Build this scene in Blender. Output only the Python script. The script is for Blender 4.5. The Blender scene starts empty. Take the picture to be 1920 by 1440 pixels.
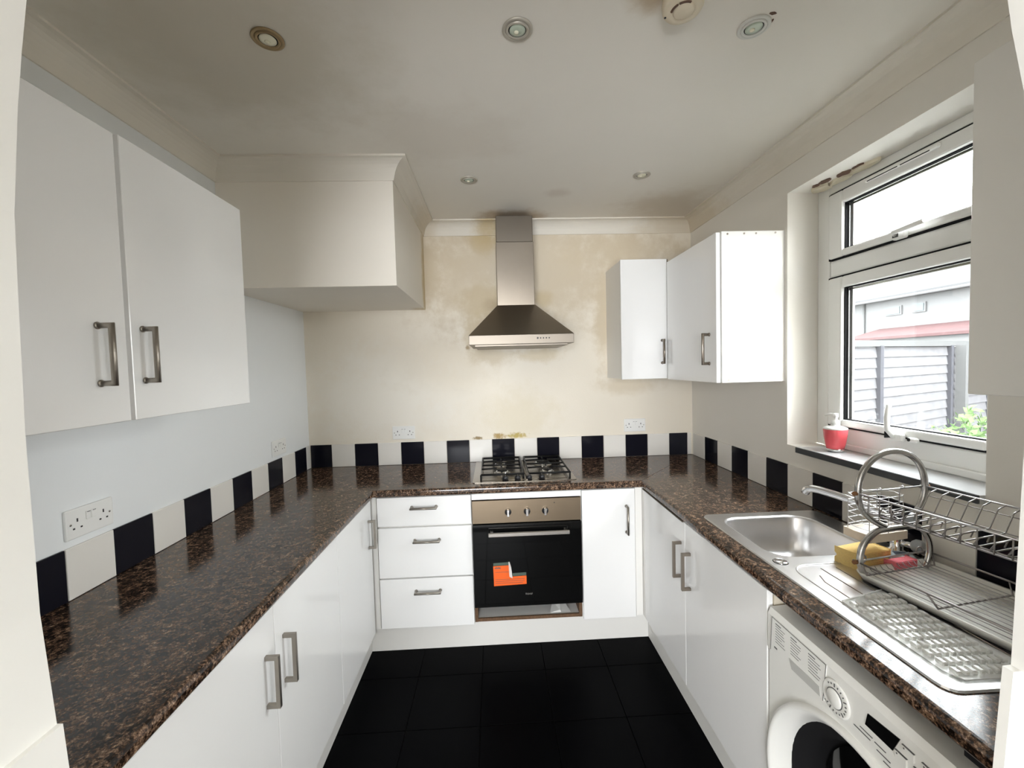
import bpy, bmesh, math, random
from mathutils import Vector, Matrix
random.seed(7)
PI = math.pi
SC = bpy.context.scene
COL = SC.collection

# ------------------------------------------------------------------ camera, sky, exposure
cam_d = bpy.data.cameras.new('camera'); cam = bpy.data.objects.new('camera', cam_d); COL.objects.link(cam)
cam_d.sensor_width = 36.0; cam_d.lens = 781.68 * 36 / 1920; cam_d.clip_start = 0.02; cam_d.clip_end = 200
RT = Vector((0.99871204, -0.04301331, -0.02690932)); UP = Vector((0.02868696, 0.0412592, 0.99873657)); FW = Vector((0.04184871, 0.99822219, -0.04243998))
m4 = Matrix(((RT.x, UP.x, -FW.x, 0), (RT.y, UP.y, -FW.y, 0), (RT.z, UP.z, -FW.z, 1.53), (0, 0, 0, 1)))
cam.matrix_world = m4
SC.camera = cam
SKY = 16.0
w = bpy.data.worlds.new('sky'); SC.world = w; w.use_nodes = True
w.node_tree.nodes['Background'].inputs[0].default_value = (0.95, 0.975, 1.0, 1)
w.node_tree.nodes['Background'].inputs[1].default_value = SKY
vs = SC.view_settings
vs.view_transform = 'Standard'; vs.look = 'None'; vs.gamma = 1.0; vs.use_curve_mapping = False; vs.exposure = 0.60
SC.cycles.max_bounces = 12; SC.cycles.diffuse_bounces = 8; SC.cycles.transparent_max_bounces = 16
SC.cycles.use_denoising = True
SC.cycles.caustics_reflective = False; SC.cycles.caustics_refractive = False

def portal(name, loc, rot, sx, sy):
    l = bpy.data.lights.new(name, 'AREA'); l.shape = 'RECTANGLE'; l.size = sx; l.size_y = sy; l.cycles.is_portal = True
    o = bpy.data.objects.new(name, l); o.location = loc; o.rotation_euler = rot; COL.objects.link(o)
portal('kitchen_window_daylight', (1.56, 1.44, 1.70), (0, PI / 2, 0), 1.15, 0.82)
portal('rear_wall_fill_opening', (-.55, -3.28, 1.3), (PI / 2, 0, 0), 1.9, 1.8)  # unseen opening, added to send fill light through the doorway
portal('rear_side_fill_opening', (2.28, -1.4, 1.35), (0, PI / 2, 0), 1.6, 0.4)  # small unseen opening, added to brighten the left side of the kitchen

# ------------------------------------------------------------------ dimensions (metres)
XL, XR, D, ZC = -1.222, 1.335, 2.765, 2.470
WT = 0.900           # worktop height
YF = 0.535           # kitchen face of the doorway wall
WFL, WFR, WFB = -0.647, 0.767, 2.173   # worktop front edges
CV, CD = 0.075, 0.084

# ------------------------------------------------------------------ materials
MATS = {}
def lin(c):
    return tuple(((v / 255) / 12.92 if v / 255 <= 0.04045 else ((v / 255 + 0.055) / 1.055) ** 2.4) for v in c)
def mat(name, col, rough=0.5, metal=0.0, spec=0.5, coat=0.0, bump=0.0, bscale=60, var=0.0, vscale=4, aniso=0.0, trans=0.0, sub=0.0):
    m = bpy.data.materials.new(name); m.use_nodes = True; nt = m.node_tree; N = nt.nodes; L = nt.links
    b = N['Principled BSDF']
    b.inputs['Base Color'].default_value = (*col, 1); b.inputs['Roughness'].default_value = rough
    b.inputs['Metallic'].default_value = metal; b.inputs['Specular IOR Level'].default_value = spec
    b.inputs['Coat Weight'].default_value = coat; b.inputs['Coat Roughness'].default_value = 0.06
    b.inputs['Transmission Weight'].default_value = trans
    if aniso: b.inputs['Anisotropic'].default_value = aniso
    g = N.new('ShaderNodeNewGeometry')
    if var:
        n = N.new('ShaderNodeTexNoise'); n.inputs['Scale'].default_value = vscale; n.inputs['Detail'].default_value = 4
        L.new(g.outputs['Position'], n.inputs['Vector'])
        mx = N.new('ShaderNodeMix'); mx.data_type = 'RGBA'
        mx.inputs['A'].default_value = (*[c * (1 - var) for c in col], 1); mx.inputs['B'].default_value = (*[min(1, c * (1 + var)) for c in col], 1)
        L.new(n.outputs['Fac'], mx.inputs['Factor']); L.new(mx.outputs['Result'], b.inputs['Base Color'])
    if bump:
        n2 = N.new('ShaderNodeTexNoise'); n2.inputs['Scale'].default_value = bscale; n2.inputs['Detail'].default_value = 3
        L.new(g.outputs['Position'], n2.inputs['Vector'])
        bp = N.new('ShaderNodeBump'); bp.inputs['Strength'].default_value = bump; bp.inputs['Distance'].default_value = 0.002
        L.new(n2.outputs['Fac'], bp.inputs['Height']); L.new(bp.outputs['Normal'], b.inputs['Normal'])
    MATS[name] = m
    return m
def add_stains_and_tones(m, tone_spots, nscale=9.0, amp=0.55):
    """dirt and grease spots plus broad tone washes, each with its own place and size: (centre, radii, colour, strength)"""
    nt = m.node_tree; N = nt.nodes; L = nt.links; b = N['Principled BSDF']
    lk = b.inputs['Base Color'].links
    cur = lk[0].from_socket if lk else None
    if cur is None:
        r = N.new('ShaderNodeRGB'); r.outputs[0].default_value = b.inputs['Base Color'].default_value; cur = r.outputs[0]
    g = N.new('ShaderNodeNewGeometry')
    nz = N.new('ShaderNodeTexNoise'); nz.inputs['Scale'].default_value = nscale; nz.inputs['Detail'].default_value = 6; nz.inputs['Roughness'].default_value = 0.65
    L.new(g.outputs['Position'], nz.inputs['Vector'])
    for c, r, colr, s in tone_spots:
        sub = N.new('ShaderNodeVectorMath'); sub.operation = 'SUBTRACT'; sub.inputs[1].default_value = c; L.new(g.outputs['Position'], sub.inputs[0])
        dv = N.new('ShaderNodeVectorMath'); dv.operation = 'DIVIDE'; dv.inputs[1].default_value = r; L.new(sub.outputs[0], dv.inputs[0])
        ln = N.new('ShaderNodeVectorMath'); ln.operation = 'LENGTH'; L.new(dv.outputs[0], ln.inputs[0])
        ma = N.new('ShaderNodeMath'); ma.operation = 'MULTIPLY_ADD'; ma.inputs[1].default_value = 2 * amp; ma.inputs[2].default_value = -amp; L.new(nz.outputs['Fac'], ma.inputs[0])
        ad = N.new('ShaderNodeMath'); ad.operation = 'ADD'; L.new(ln.outputs['Value'], ad.inputs[0]); L.new(ma.outputs[0], ad.inputs[1])
        mr = N.new('ShaderNodeMapRange'); mr.interpolation_type = 'SMOOTHSTEP'; mr.inputs['From Min'].default_value = 0.25; mr.inputs['From Max'].default_value = 1.0
        mr.inputs['To Min'].default_value = s; mr.inputs['To Max'].default_value = 0; L.new(ad.outputs[0], mr.inputs['Value'])
        mx = N.new('ShaderNodeMix'); mx.data_type = 'RGBA'; mx.inputs['B'].default_value = (*colr, 1)
        L.new(cur, mx.inputs['A']); L.new(mr.outputs[0], mx.inputs['Factor']); cur = mx.outputs['Result']
    L.new(cur, b.inputs['Base Color'])

mat('paint_left', (0.80, 0.82, 0.83), 0.6, bump=0.08, bscale=180, spec=0.3)
mat('paint_right', (0.80, 0.775, 0.725), 0.6, bump=0.08, bscale=180, spec=0.3, var=0.02)
mat('paint_back', (0.80, 0.74, 0.635), 0.5, bump=0.25, bscale=150, spec=0.35, var=0.03, vscale=3)
GY = (0.50, 0.37, 0.16); GB = (0.30, 0.20, 0.09); DU = (0.62, 0.53, 0.39)
add_stains_and_tones(MATS['paint_back'], [
    ((0.25, D, 2.20), (1.15, 0.3, 0.62), (0.60, 0.505, 0.37), 0.72), ((-0.75, D, 1.35), (0.7, 0.3, 0.45), (0.83, 0.80, 0.73), 0.7),  # broad tan tone high on the wall, paler tone low on the left
    ((-0.06, D, 1.96), (0.22, 0.3, 0.16), GY, 0.55), ((0.0, D, 1.94), (0.10, 0.3, 0.06), GB, 0.55),
    ((0.33, D, 1.97), (0.09, 0.3, 0.07), GY, 0.55), ((-0.11, D, 1.74), (0.13, 0.3, 0.20), GY, 0.5),
    ((0.0, D, 1.60), (0.24, 0.3, 0.09), DU, 0.85), ((0.30, D, 1.60), (0.22, 0.3, 0.07), GY, 0.4),
    ((-0.05, D, 2.37), (0.14, 0.3, 0.14), GY, 0.75), ((-0.15, D, 2.1), (0.30, 0.3, 0.45), DU, 0.5),
    ((-0.40, D, 2.18), (0.10, 0.3, 0.32), DU, 0.8), ((0.46, D, 2.05), (0.26, 0.3, 0.45), DU, 0.35),
    ((0.74, D, 1.85), (0.10, 0.3, 0.5), DU, 0.9), ((0.9, D, 2.28), (0.6, 0.3, 0.16), DU, 0.7),
    ((0.9, D, 1.38), (0.3, 0.3, 0.08), DU, 0.6), ((-0.3, D, 1.55), (0.5, 0.3, 0.25), DU, 0.3),
    ((0.15, D, 1.2), (0.35, 0.3, 0.25), (0.70, 0.62, 0.45), 0.5)], 11, 0.6)
add_stains_and_tones(MATS['paint_back'], [((0.14, D, 1.068), (0.085, 0.3, 0.026), (0.46, 0.34, 0.08), 0.95), ((0.02, D, 1.066), (0.055, 0.3, 0.028), (0.40, 0.26, 0.07), 0.95), ((-0.12, D, 1.058), (0.045, 0.3, 0.016), (0.25, 0.17, 0.06), 0.95), ((-0.17, D, 1.66), (0.02, 0.3, 0.02), GB, 0.8)], 55, 0.9)
mat('paint_ceiling', (0.80, 0.768, 0.705), 0.7, bump=0.12, bscale=90, spec=0.2, var=0.03, vscale=2.5)
add_stains_and_tones(MATS['paint_ceiling'], [
    ((0.14, 2.66, ZC), (0.30, 0.16, 0.3), (0.42, 0.30, 0.17), 0.75), ((0.38, 2.30, ZC), (0.10, 0.09, 0.3), (0.50, 0.42, 0.36), 0.35),
    ((0.44, 1.08, ZC), (0.09, 0.09, 0.3), (0.42, 0.30, 0.16), 0.7), ((1.1, 2.55, ZC), (0.45, 0.35, 0.3), (0.55, 0.46, 0.35), 0.5),
    ((-0.75, 1.3, ZC), (0.6, 0.5, 0.3), (0.60, 0.55, 0.45), 0.55), ((-0.2, 1.75, ZC), (0.5, 0.3, 0.3), (0.64, 0.58, 0.50), 0.35)], 6, 0.6)  # broad duller tones on the left and in the middle
mat('paint_cove', (0.76, 0.72, 0.645), 0.6, spec=0.25, var=0.03)
add_stains_and_tones(MATS['paint_cove'], [((0.0, 2.7, 2.42), (0.14, 0.2, 0.12), GY, 0.7), ((1.3, 2.7, 2.42), (0.5, 0.5, 0.2), DU, 0.6), ((-0.4, 2.6, 2.4), (0.1, 0.35, 0.2), DU, 0.5)])
mat('paint_bulkhead', (0.83, 0.785, 0.71), 0.55, spec=0.3, var=0.03, bump=0.1, bscale=150)
add_stains_and_tones(MATS['paint_bulkhead'], [((-0.44, 2.75, 2.1), (0.1, 0.12, 0.5), (0.55, 0.42, 0.2), 0.8)])
mat('paint_jamb', (0.83, 0.825, 0.79), 0.5, spec=0.3)
mat('gloss_white', (0.84, 0.84, 0.835), 0.13, spec=0.5)
mat('melamine_white', (0.80, 0.79, 0.76), 0.35, spec=0.4)
mat('carcass_cream', (0.62, 0.56, 0.45), 0.5)
mat('plinth_white', (0.74, 0.73, 0.70), 0.4)
mat('dark_gap', (0.10, 0.08, 0.06), 0.8)
mat('chipboard', (0.13, 0.072, 0.038), 0.9, bump=1.0, bscale=160, var=0.7, vscale=90)
mat('tile_black', (0.008, 0.008, 0.013), 0.12, spec=0.16)
mat('tile_cream', (0.79, 0.765, 0.72), 0.18, spec=0.5)
mat('grout', (0.55, 0.52, 0.46), 0.9)
mat('floor_tile_black', (0.0016, 0.0016, 0.0020), 0.4, spec=0.03)
mat('floor_grout', (0.006, 0.0055, 0.005), 0.8, spec=0.05)
mat('steel', (0.55, 0.52, 0.48), 0.30, metal=1.0, bump=0.04, bscale=400)
mat('steel_hood', (0.27, 0.235, 0.195), 0.34, metal=1.0, var=0.15, vscale=5)
mat('steel_sink', (0.72, 0.71, 0.71), 0.24, metal=1.0, var=0.06, vscale=14)
mat('steel_oven', (0.24, 0.188, 0.132), 0.28, metal=1.0)
mat('steel_sleeve', (0.21, 0.185, 0.155), 0.36, metal=1.0)
mat('steel_rim', (0.25, 0.22, 0.185), 0.45, metal=1.0)
mat('steel_hob', (0.27, 0.24, 0.20), 0.26, metal=1.0)
mat('nickel', (0.36, 0.33, 0.29), 0.36, metal=1.0)
mat('nickel_dark', (0.30, 0.26, 0.22), 0.34, metal=1.0)
mat('chrome', (0.75, 0.75, 0.76), 0.10, metal=1.0)
mat('rack_steel', (0.50, 0.49, 0.48), 0.22, metal=1.0, var=0.25, vscale=25)
mat('wire_steel', (0.34, 0.32, 0.31), 0.30, metal=1.0, var=0.3, vscale=40)
mat('wire_bright', (0.62, 0.61, 0.62), 0.28, metal=1.0)
mat('rust', (0.20, 0.09, 0.035), 0.8, var=0.4, vscale=120)
mat('black_enamel', (0.006, 0.006, 0.006), 0.5, spec=0.25)
mat('black_glass', (0.004, 0.004, 0.004), 0.05, spec=0.5)
mat('black_plastic', (0.012, 0.012, 0.014), 0.3)
mat('rubber', (0.007, 0.007, 0.008), 0.75, spec=0.2)
mat('upvc', (0.82, 0.82, 0.80), 0.25, var=0.03, vscale=8)
mat('white_plastic', (0.82, 0.82, 0.80), 0.3)
mat('grey_plastic', (0.36, 0.38, 0.40), 0.3)
mat('appliance_white', (0.80, 0.80, 0.77), 0.28)
mat('appliance_grey', (0.50, 0.50, 0.48), 0.4)
mat('print_grey', (0.10, 0.10, 0.10), 0.6)
mat('sill_stone_glare', (0.55, 0.56, 0.57), 0.15, var=0.1, vscale=20)  # window glare on the sill top put into a pale base colour
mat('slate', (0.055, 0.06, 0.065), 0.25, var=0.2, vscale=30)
mat('alarm_cream', (0.70, 0.62, 0.48), 0.5, var=0.08, vscale=30)
mat('bezel_brass', (0.36, 0.27, 0.15), 0.45, metal=0.7, var=0.2, vscale=50)
mat('bezel_nickel', (0.52, 0.49, 0.43), 0.45, metal=0.5)
mat('bezel_white', (0.66, 0.66, 0.62), 0.4)
mat('lamp_glass', (0.50, 0.58, 0.48), 0.08, spec=0.8)
mat('lamp_filament', (0.85, 0.83, 0.66), 0.2)
mat('sponge_yellow', (0.86, 0.62, 0.24), 0.95, bump=1.0, bscale=260, var=0.10, vscale=150)
mat('sponge_pink', (0.80, 0.20, 0.24), 0.95, bump=1.0, bscale=260, var=0.12, vscale=150)
mat('coral', (0.80, 0.11, 0.13), 0.25)
mat('tray_white', (0.86, 0.85, 0.80), 0.2, var=0.03, vscale=18)
mat('tray_cream', (0.78, 0.66, 0.52), 0.45, var=0.15, vscale=30)
mat('sticker_orange', (0.80, 0.12, 0.012), 0.45)
mat('sticker_green', (0.07, 0.10, 0.08), 0.4)
mat('rag', (0.62, 0.62, 0.60), 0.8)
mat('packet_blue', (0.50, 0.60, 0.68), 0.35)
mat('packet_dark', (0.03, 0.05, 0.09), 0.4)
mat('peel_brown', (0.14, 0.085, 0.06), 0.9)
mat('peel_cream', (0.72, 0.66, 0.52), 0.8)
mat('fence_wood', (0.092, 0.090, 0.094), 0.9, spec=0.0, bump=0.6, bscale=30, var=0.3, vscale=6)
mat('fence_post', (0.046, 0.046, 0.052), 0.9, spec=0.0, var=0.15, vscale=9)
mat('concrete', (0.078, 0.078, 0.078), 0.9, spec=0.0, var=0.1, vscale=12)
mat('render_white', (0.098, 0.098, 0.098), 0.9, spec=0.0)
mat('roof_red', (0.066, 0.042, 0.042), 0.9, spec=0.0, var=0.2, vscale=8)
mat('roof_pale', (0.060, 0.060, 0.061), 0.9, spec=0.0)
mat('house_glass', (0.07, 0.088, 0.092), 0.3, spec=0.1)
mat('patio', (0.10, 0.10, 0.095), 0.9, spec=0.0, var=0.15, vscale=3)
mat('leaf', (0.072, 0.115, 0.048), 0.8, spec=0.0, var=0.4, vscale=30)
mat('rear_wall', (0.72, 0.69, 0.64), 0.7)
mat('rear_floor', (0.10, 0.08, 0.065), 0.5)

# brushed streaks on the oven fascia and hood
def brushed(m, scale):
    nt = m.node_tree; N = nt.nodes; L = nt.links; b = N['Principled BSDF']
    g = N.new('ShaderNodeNewGeometry'); mp = N.new('ShaderNodeVectorMath'); mp.operation = 'MULTIPLY'; mp.inputs[1].default_value = scale
    L.new(g.outputs['Position'], mp.inputs[0]); n = N.new('ShaderNodeTexNoise'); n.inputs['Scale'].default_value = 1; n.inputs['Detail'].default_value = 5
    L.new(mp.outputs[0], n.inputs['Vector']); mr = N.new('ShaderNodeMapRange'); mr.inputs['To Min'].default_value = 0.22; mr.inputs['To Max'].default_value = 0.45
    L.new(n.outputs['Fac'], mr.inputs['Value']); L.new(mr.outputs[0], b.inputs['Roughness'])
brushed(MATS['steel_oven'], (30, 30, 600)); brushed(MATS['steel_hood'], (40, 40, 500)); brushed(MATS['steel_sink'], (300, 20, 20))

def granite():
    m = bpy.data.materials.new('granite_laminate'); m.use_nodes = True; nt = m.node_tree; N = nt.nodes; L = nt.links; b = N['Principled BSDF']
    g = N.new('ShaderNodeNewGeometry')
    wob = N.new('ShaderNodeTexNoise'); wob.inputs['Scale'].default_value = 45; L.new(g.outputs['Position'], wob.inputs['Vector'])
    sc = N.new('ShaderNodeVectorMath'); sc.operation = 'SCALE'; sc.inputs['Scale'].default_value = 0.006; L.new(wob.outputs['Color'], sc.inputs[0])
    ad = N.new('ShaderNodeVectorMath'); ad.operation = 'ADD'; L.new(g.outputs['Position'], ad.inputs[0]); L.new(sc.outputs[0], ad.inputs[1])
    v = N.new('ShaderNodeTexNoise'); v.inputs['Scale'].default_value = 170; v.inputs['Detail'].default_value = 3; v.inputs['Roughness'].default_value = .6; L.new(ad.outputs[0], v.inputs['Vector'])
    cl = N.new('ShaderNodeTexNoise'); cl.inputs['Scale'].default_value = 55; cl.inputs['Detail'].default_value = 2; L.new(g.outputs['Position'], cl.inputs['Vector'])
    mm = N.new('ShaderNodeMath'); mm.operation = 'MULTIPLY_ADD'; mm.inputs[1].default_value = 0.62; L.new(v.outputs['Fac'], mm.inputs[0])
    m2 = N.new('ShaderNodeMath'); m2.operation = 'MULTIPLY'; m2.inputs[1].default_value = 0.38; L.new(cl.outputs['Fac'], m2.inputs[0]); L.new(m2.outputs[0], mm.inputs[2])
    cr = N.new('ShaderNodeValToRGB'); e = cr.color_ramp.elements
    e[0].position = 0.41; e[0].color = (0.010, 0.006, 0.004, 1); e[1].position = 0.66; e[1].color = (0.42, 0.29, 0.20, 1)
    for p, c in ((0.46, (0.030, 0.017, 0.011, 1)), (0.505, (0.075, 0.044, 0.028, 1)), (0.55, (0.14, 0.084, 0.053, 1)), (0.60, (0.23, 0.145, 0.094, 1))):
        x = e.new(p); x.color = c
    L.new(mm.outputs[0], cr.inputs[0])
    fl = N.new('ShaderNodeTexNoise'); fl.inputs['Scale'].default_value = 420; fl.inputs['Detail'].default_value = 2; L.new(g.outputs['Position'], fl.inputs['Vector'])
    fr = N.new('ShaderNodeMapRange'); fr.inputs['From Min'].default_value = 0.35; fr.inputs['From Max'].default_value = 0.65; fr.inputs['To Min'].default_value = 0.55; fr.inputs['To Max'].default_value = 1.35; L.new(fl.outputs['Fac'], fr.inputs['Value'])
    mu = N.new('ShaderNodeVectorMath'); mu.operation = 'SCALE'; L.new(cr.outputs[0], mu.inputs[0]); L.new(fr.outputs[0], mu.inputs['Scale'])
    L.new(mu.outputs[0], b.inputs['Base Color']); b.inputs['Roughness'].default_value = 0.14; b.inputs['Specular IOR Level'].default_value = 0.5
    MATS['granite'] = m
granite()

def glassy(name, tint, gloss):
    m = bpy.data.materials.new(name); m.use_nodes = True; nt = m.node_tree; N = nt.nodes; L = nt.links
    for n in list(N): N.remove(n)
    out = N.new('ShaderNodeOutputMaterial'); t = N.new('ShaderNodeBsdfTransparent'); t.inputs[0].default_value = (*tint, 1)
    gl = N.new('ShaderNodeBsdfGlossy'); gl.inputs['Roughness'].default_value = gloss
    lw = N.new('ShaderNodeLayerWeight'); lw.inputs['Blend'].default_value = 0.5; mx = N.new('ShaderNodeMixShader')   # Schlick reflectance, the same from both sides
    pw = N.new('ShaderNodeMath'); pw.operation = 'POWER'; pw.inputs[1].default_value = 5; L.new(lw.outputs['Facing'], pw.inputs[0])
    fr = N.new('ShaderNodeMath'); fr.operation = 'MULTIPLY_ADD'; fr.inputs[1].default_value = 0.96; fr.inputs[2].default_value = 0.04; L.new(pw.outputs[0], fr.inputs[0])
    L.new(fr.outputs[0], mx.inputs[0]); L.new(t.outputs[0], mx.inputs[1]); L.new(gl.outputs[0], mx.inputs[2]); L.new(mx.outputs[0], out.inputs[0])
    MATS[name] = m
glassy('pane_glass', (0.97, 0.985, 0.98), 0.02); glassy('clear_plastic', (0.92, 0.92, 0.90), 0.08)
def milky(name):
    nt = MATS[name].node_tree; N = nt.nodes; L = nt.links; mx = [n for n in N if n.type == 'MIX_SHADER'][0]; out = [n for n in N if n.type == 'OUTPUT_MATERIAL'][0]
    d = N.new('ShaderNodeBsdfPrincipled'); d.inputs['Base Color'].default_value = (.80, .79, .77, 1); d.inputs['Roughness'].default_value = .2
    m2 = N.new('ShaderNodeMixShader'); m2.inputs[0].default_value = .42; L.new(mx.outputs[0], m2.inputs[1]); L.new(d.outputs[0], m2.inputs[2]); L.new(m2.outputs[0], out.inputs[0])
milky('clear_plastic')

# ------------------------------------------------------------------ mesh helpers
OFF = {}
class G:
    def __init__(s): s.v = []; s.f = []; s.sm = []
    def add(s, vs, fs, smooth=False):
        o = len(s.v); s.v += [Vector(p) for p in vs]; s.f += [tuple(i + o for i in f) for f in fs]; s.sm += [smooth] * len(fs); return s
    def addbm(s, bm, smooth=False):
        bm.verts.index_update(); s.add([v.co.copy() for v in bm.verts], [[v.index for v in f.verts] for f in bm.faces], smooth); bm.free(); return s
    def box(s, x0, x1, y0, y1, z0, z1, bev=0.0, seg=1, M=None):
        if x0 > x1: x0, x1 = x1, x0
        if y0 > y1: y0, y1 = y1, y0
        if z0 > z1: z0, z1 = z1, z0
        vs = [(x0, y0, z0), (x1, y0, z0), (x1, y1, z0), (x0, y1, z0), (x0, y0, z1), (x1, y0, z1), (x1, y1, z1), (x0, y1, z1)]
        if M: vs = [M @ Vector(p) for p in vs]
        fs = [(0, 3, 2, 1), (4, 5, 6, 7), (0, 1, 5, 4), (1, 2, 6, 5), (2, 3, 7, 6), (3, 0, 4, 7)]
        if not bev: return s.add(vs, fs)
        bm = bmesh.new(); bv = [bm.verts.new(p) for p in vs]
        for f in fs: bm.faces.new([bv[i] for i in f])
        bmesh.ops.bevel(bm, geom=list(bm.edges), offset=bev, segments=seg, profile=0.5, affect='EDGES')
        return s.addbm(bm, False)
    def tube(s, pts, r, n=8, closed=False, prof=None):
        P = [Vector(p) for p in pts]; m = len(P)
        T = [(P[(i + 1) % m] - P[i]).normalized() for i in range(m if closed else m - 1)]
        t0 = T[0]; a = Vector((0, 0, 1)) if abs(t0.z) < 0.9 else Vector((1, 0, 0)); e1 = t0.cross(a).normalized(); e2 = t0.cross(e1)
        if prof: offs = [e1 * p[0] + e2 * p[1] for p in prof]; n = len(prof)
        else: offs = [(e1 * math.cos(2 * PI * k / n) + e2 * math.sin(2 * PI * k / n)) * r for k in range(n)]
        rings = []; cur = t0
        for i in range(m):
            if closed: ta, tb = T[i - 1], T[i]
            else: ta, tb = T[max(i - 1, 0)], T[min(i, m - 2)]
            if i == 0 and closed: ta = tb
            nn = (ta + tb).normalized() if (ta + tb).length > 1e-6 else ta
            rings.append([P[i] + (o - ta * (o.dot(nn) / ta.dot(nn))) for o in offs])
            q = ta.rotation_difference(tb); offs = [q @ o for o in offs]
        vs = [p for rg in rings for p in rg]; fs = []
        for i in range(m if closed else m - 1):
            j = (i + 1) % m
            for k in range(n):
                l = (k + 1) % n; fs.append((i * n + k, i * n + l, j * n + l, j * n + k))
        s.add(vs, fs, n > 5)
        if not closed: s.add([*rings[0]], [tuple(range(n))[::-1]]); s.add([*rings[-1]], [tuple(range(n))])
        return s
    def lathe(s, prof, c, ax=(0, 0, 1), n=24, smooth=True, caps=True):
        q = Vector((0, 0, 1)).rotation_difference(Vector(ax).normalized()); c = Vector(c)
        vs = [c + q @ Vector((r * math.cos(2 * PI * k / n), r * math.sin(2 * PI * k / n), z)) for r, z in prof for k in range(n)]
        fs = [(i * n + k, i * n + (k + 1) % n, (i + 1) * n + (k + 1) % n, (i + 1) * n + k) for i in range(len(prof) - 1) for k in range(n)]
        s.add(vs, fs, smooth)
        for i, rev in ((0, True), (len(prof) - 1, False)) if caps else ():
            if prof[i][0] > 1e-5:
                f = tuple(range(i * n, i * n + n)); s.add([vs[j] for j in f], [tuple(range(n))[::-1] if rev else tuple(range(n))])
        return s
    def cyl(s, a, b, r, n=16):
        a = Vector(a); b = Vector(b); return s.lathe([(r, 0), (r, (b - a).length)], a, b - a, n)
    def prism(s, poly, axis, a, b, holes=()):
        """2-D polygon (any winding, may be concave) extruded along axis from a to b"""
        from mathutils.geometry import tessellate_polygon
        loops = [list(poly)] + [list(h) for h in holes]
        def P(p, t):
            return {'x': (t, p[0], p[1]), 'y': (p[0], t, p[1]), 'z': (p[0], p[1], t)}[axis]
        flat = [p for l in loops for p in l]; n = len(flat)
        tris = tessellate_polygon([[Vector((p[0], p[1], 0)) for p in l] for l in loops])
        vs = [P(p, a) for p in flat] + [P(p, b) for p in flat]
        fs = [tuple(t) for t in tris] + [tuple(i + n for i in t[::-1]) for t in tris]
        o = 0
        for l in loops:
            k = len(l); fs += [(o + i, o + (i + 1) % k, n + o + (i + 1) % k, n + o + i) for i in range(k)]; o += k
        return s.add(vs, fs)
    def make(s, name, m, parent=None, loc=None):
        me = bpy.data.meshes.new(name)
        if parent is not None: off = OFF[parent.name]
        elif loc is not None: off = Vector(loc)
        else:
            xs = [p.x for p in s.v]; ys = [p.y for p in s.v]; off = Vector(((min(xs) + max(xs)) / 2, (min(ys) + max(ys)) / 2, min(p.z for p in s.v)))
        me.from_pydata([p - off for p in s.v], [], s.f)
        me.polygons.foreach_set('use_smooth', s.sm)
        bm = bmesh.new(); bm.from_mesh(me); bmesh.ops.remove_doubles(bm, verts=bm.verts, dist=1e-6); bmesh.ops.recalc_face_normals(bm, faces=bm.faces); bm.to_mesh(me); bm.free()
        me.materials.append(MATS[m])
        o = bpy.data.objects.new(name, me); COL.objects.link(o); OFF[o.name] = off.copy()
        if parent is not None: o.parent = parent
        else: o.location = off
        return o
def box(*a, **k): return G().box(*a, **k)
def tag(o, label=None, cat=None, group=None, kind=None):
    if label: o['label'] = label
    if cat: o['category'] = cat
    if group: o['group'] = group
    if kind: o['kind'] = kind
    return o
def thing(name, label, cat, loc, group=None, kind=None):
    o = bpy.data.objects.new(name, None); COL.objects.link(o); o.location = loc; o.empty_display_size = 0.05; OFF[o.name] = Vector(loc)
    return tag(o, label, cat, group, kind)
def struct(name, g, m, label=None):
    o = g.make(name, m); return tag(o, label, None, None, 'structure')
def shift_copy(o, d):
    c = o.copy(); COL.objects.link(c); c.location = o.location + Vector(d); OFF[c.name] = OFF[o.name]; return c
def smooth(pts, it=2):
    P = [Vector(p) for p in pts]
    for _ in range(it):
        Q = [P[0]]
        for a, b in zip(P, P[1:]): Q += [a * .75 + b * .25, a * .25 + b * .75]
        P = Q + [P[-1]]
    return P
def rrect(x0, x1, y0, y1, r, n=6):
    out = []
    for cx, cy, a in ((x1 - r, y1 - r, 0), (x0 + r, y1 - r, 90), (x0 + r, y0 + r, 180), (x1 - r, y0 + r, 270)):
        for k in range(n + 1):
            t = math.radians(a + 90 * k / n); out.append((cx + r * math.cos(t), cy + r * math.sin(t)))
    return out

# ------------------------------------------------------------------ the room
fl = struct('floor', box(XL - .12, XR + .12, YF - .12, D + .12, -0.08, -0.006), 'floor_grout')
xs = [-0.418 + 0.316 * k for k in range(-3, 7)]; ys = [2.03 - 0.308 * k for k in range(-3, 6)]
for i in range(len(xs) - 1):
    for j in range(len(ys) - 1):
        x0, x1, y1, y0 = xs[i], xs[i + 1], ys[j], ys[j + 1]
        x0, x1, y0, y1 = max(x0, XL), min(x1, XR), max(y0, YF), min(y1, D)
        if x1 - x0 > .02 and y1 - y0 > .02 and x1 > -.9 and x0 < 1.0 and y0 < 2.4:
            box(x0 + .0015, x1 - .0015, y0 + .0015, y1 - .0015, -0.006, 0.0, bev=.001).make('tile', 'floor_tile_black', fl)
ceil = struct('ceiling', box(XL - .12, XR + .3, YF - .12, D + .12, ZC, ZC + .1), 'paint_ceiling')
wl = struct('wall_left', box(XL - .12, XL, YF - .12, D + .12, 0, ZC), 'paint_left')
wb = struct('wall_back', box(XL, XR, D, D + .12, 0, ZC), 'paint_back')
WY0, WY1, WZ0, WZ1 = 1.072, 1.846, 1.118, 2.270
g = G().box(XR, XR + .14, YF, WY0, 0, ZC).box(XR, XR + .14, WY1, D + .12, 0, ZC).box(XR, XR + .14, WY0, WY1, 0, WZ0).box(XR, XR + .14, WY0, WY1, WZ1, ZC)
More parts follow.
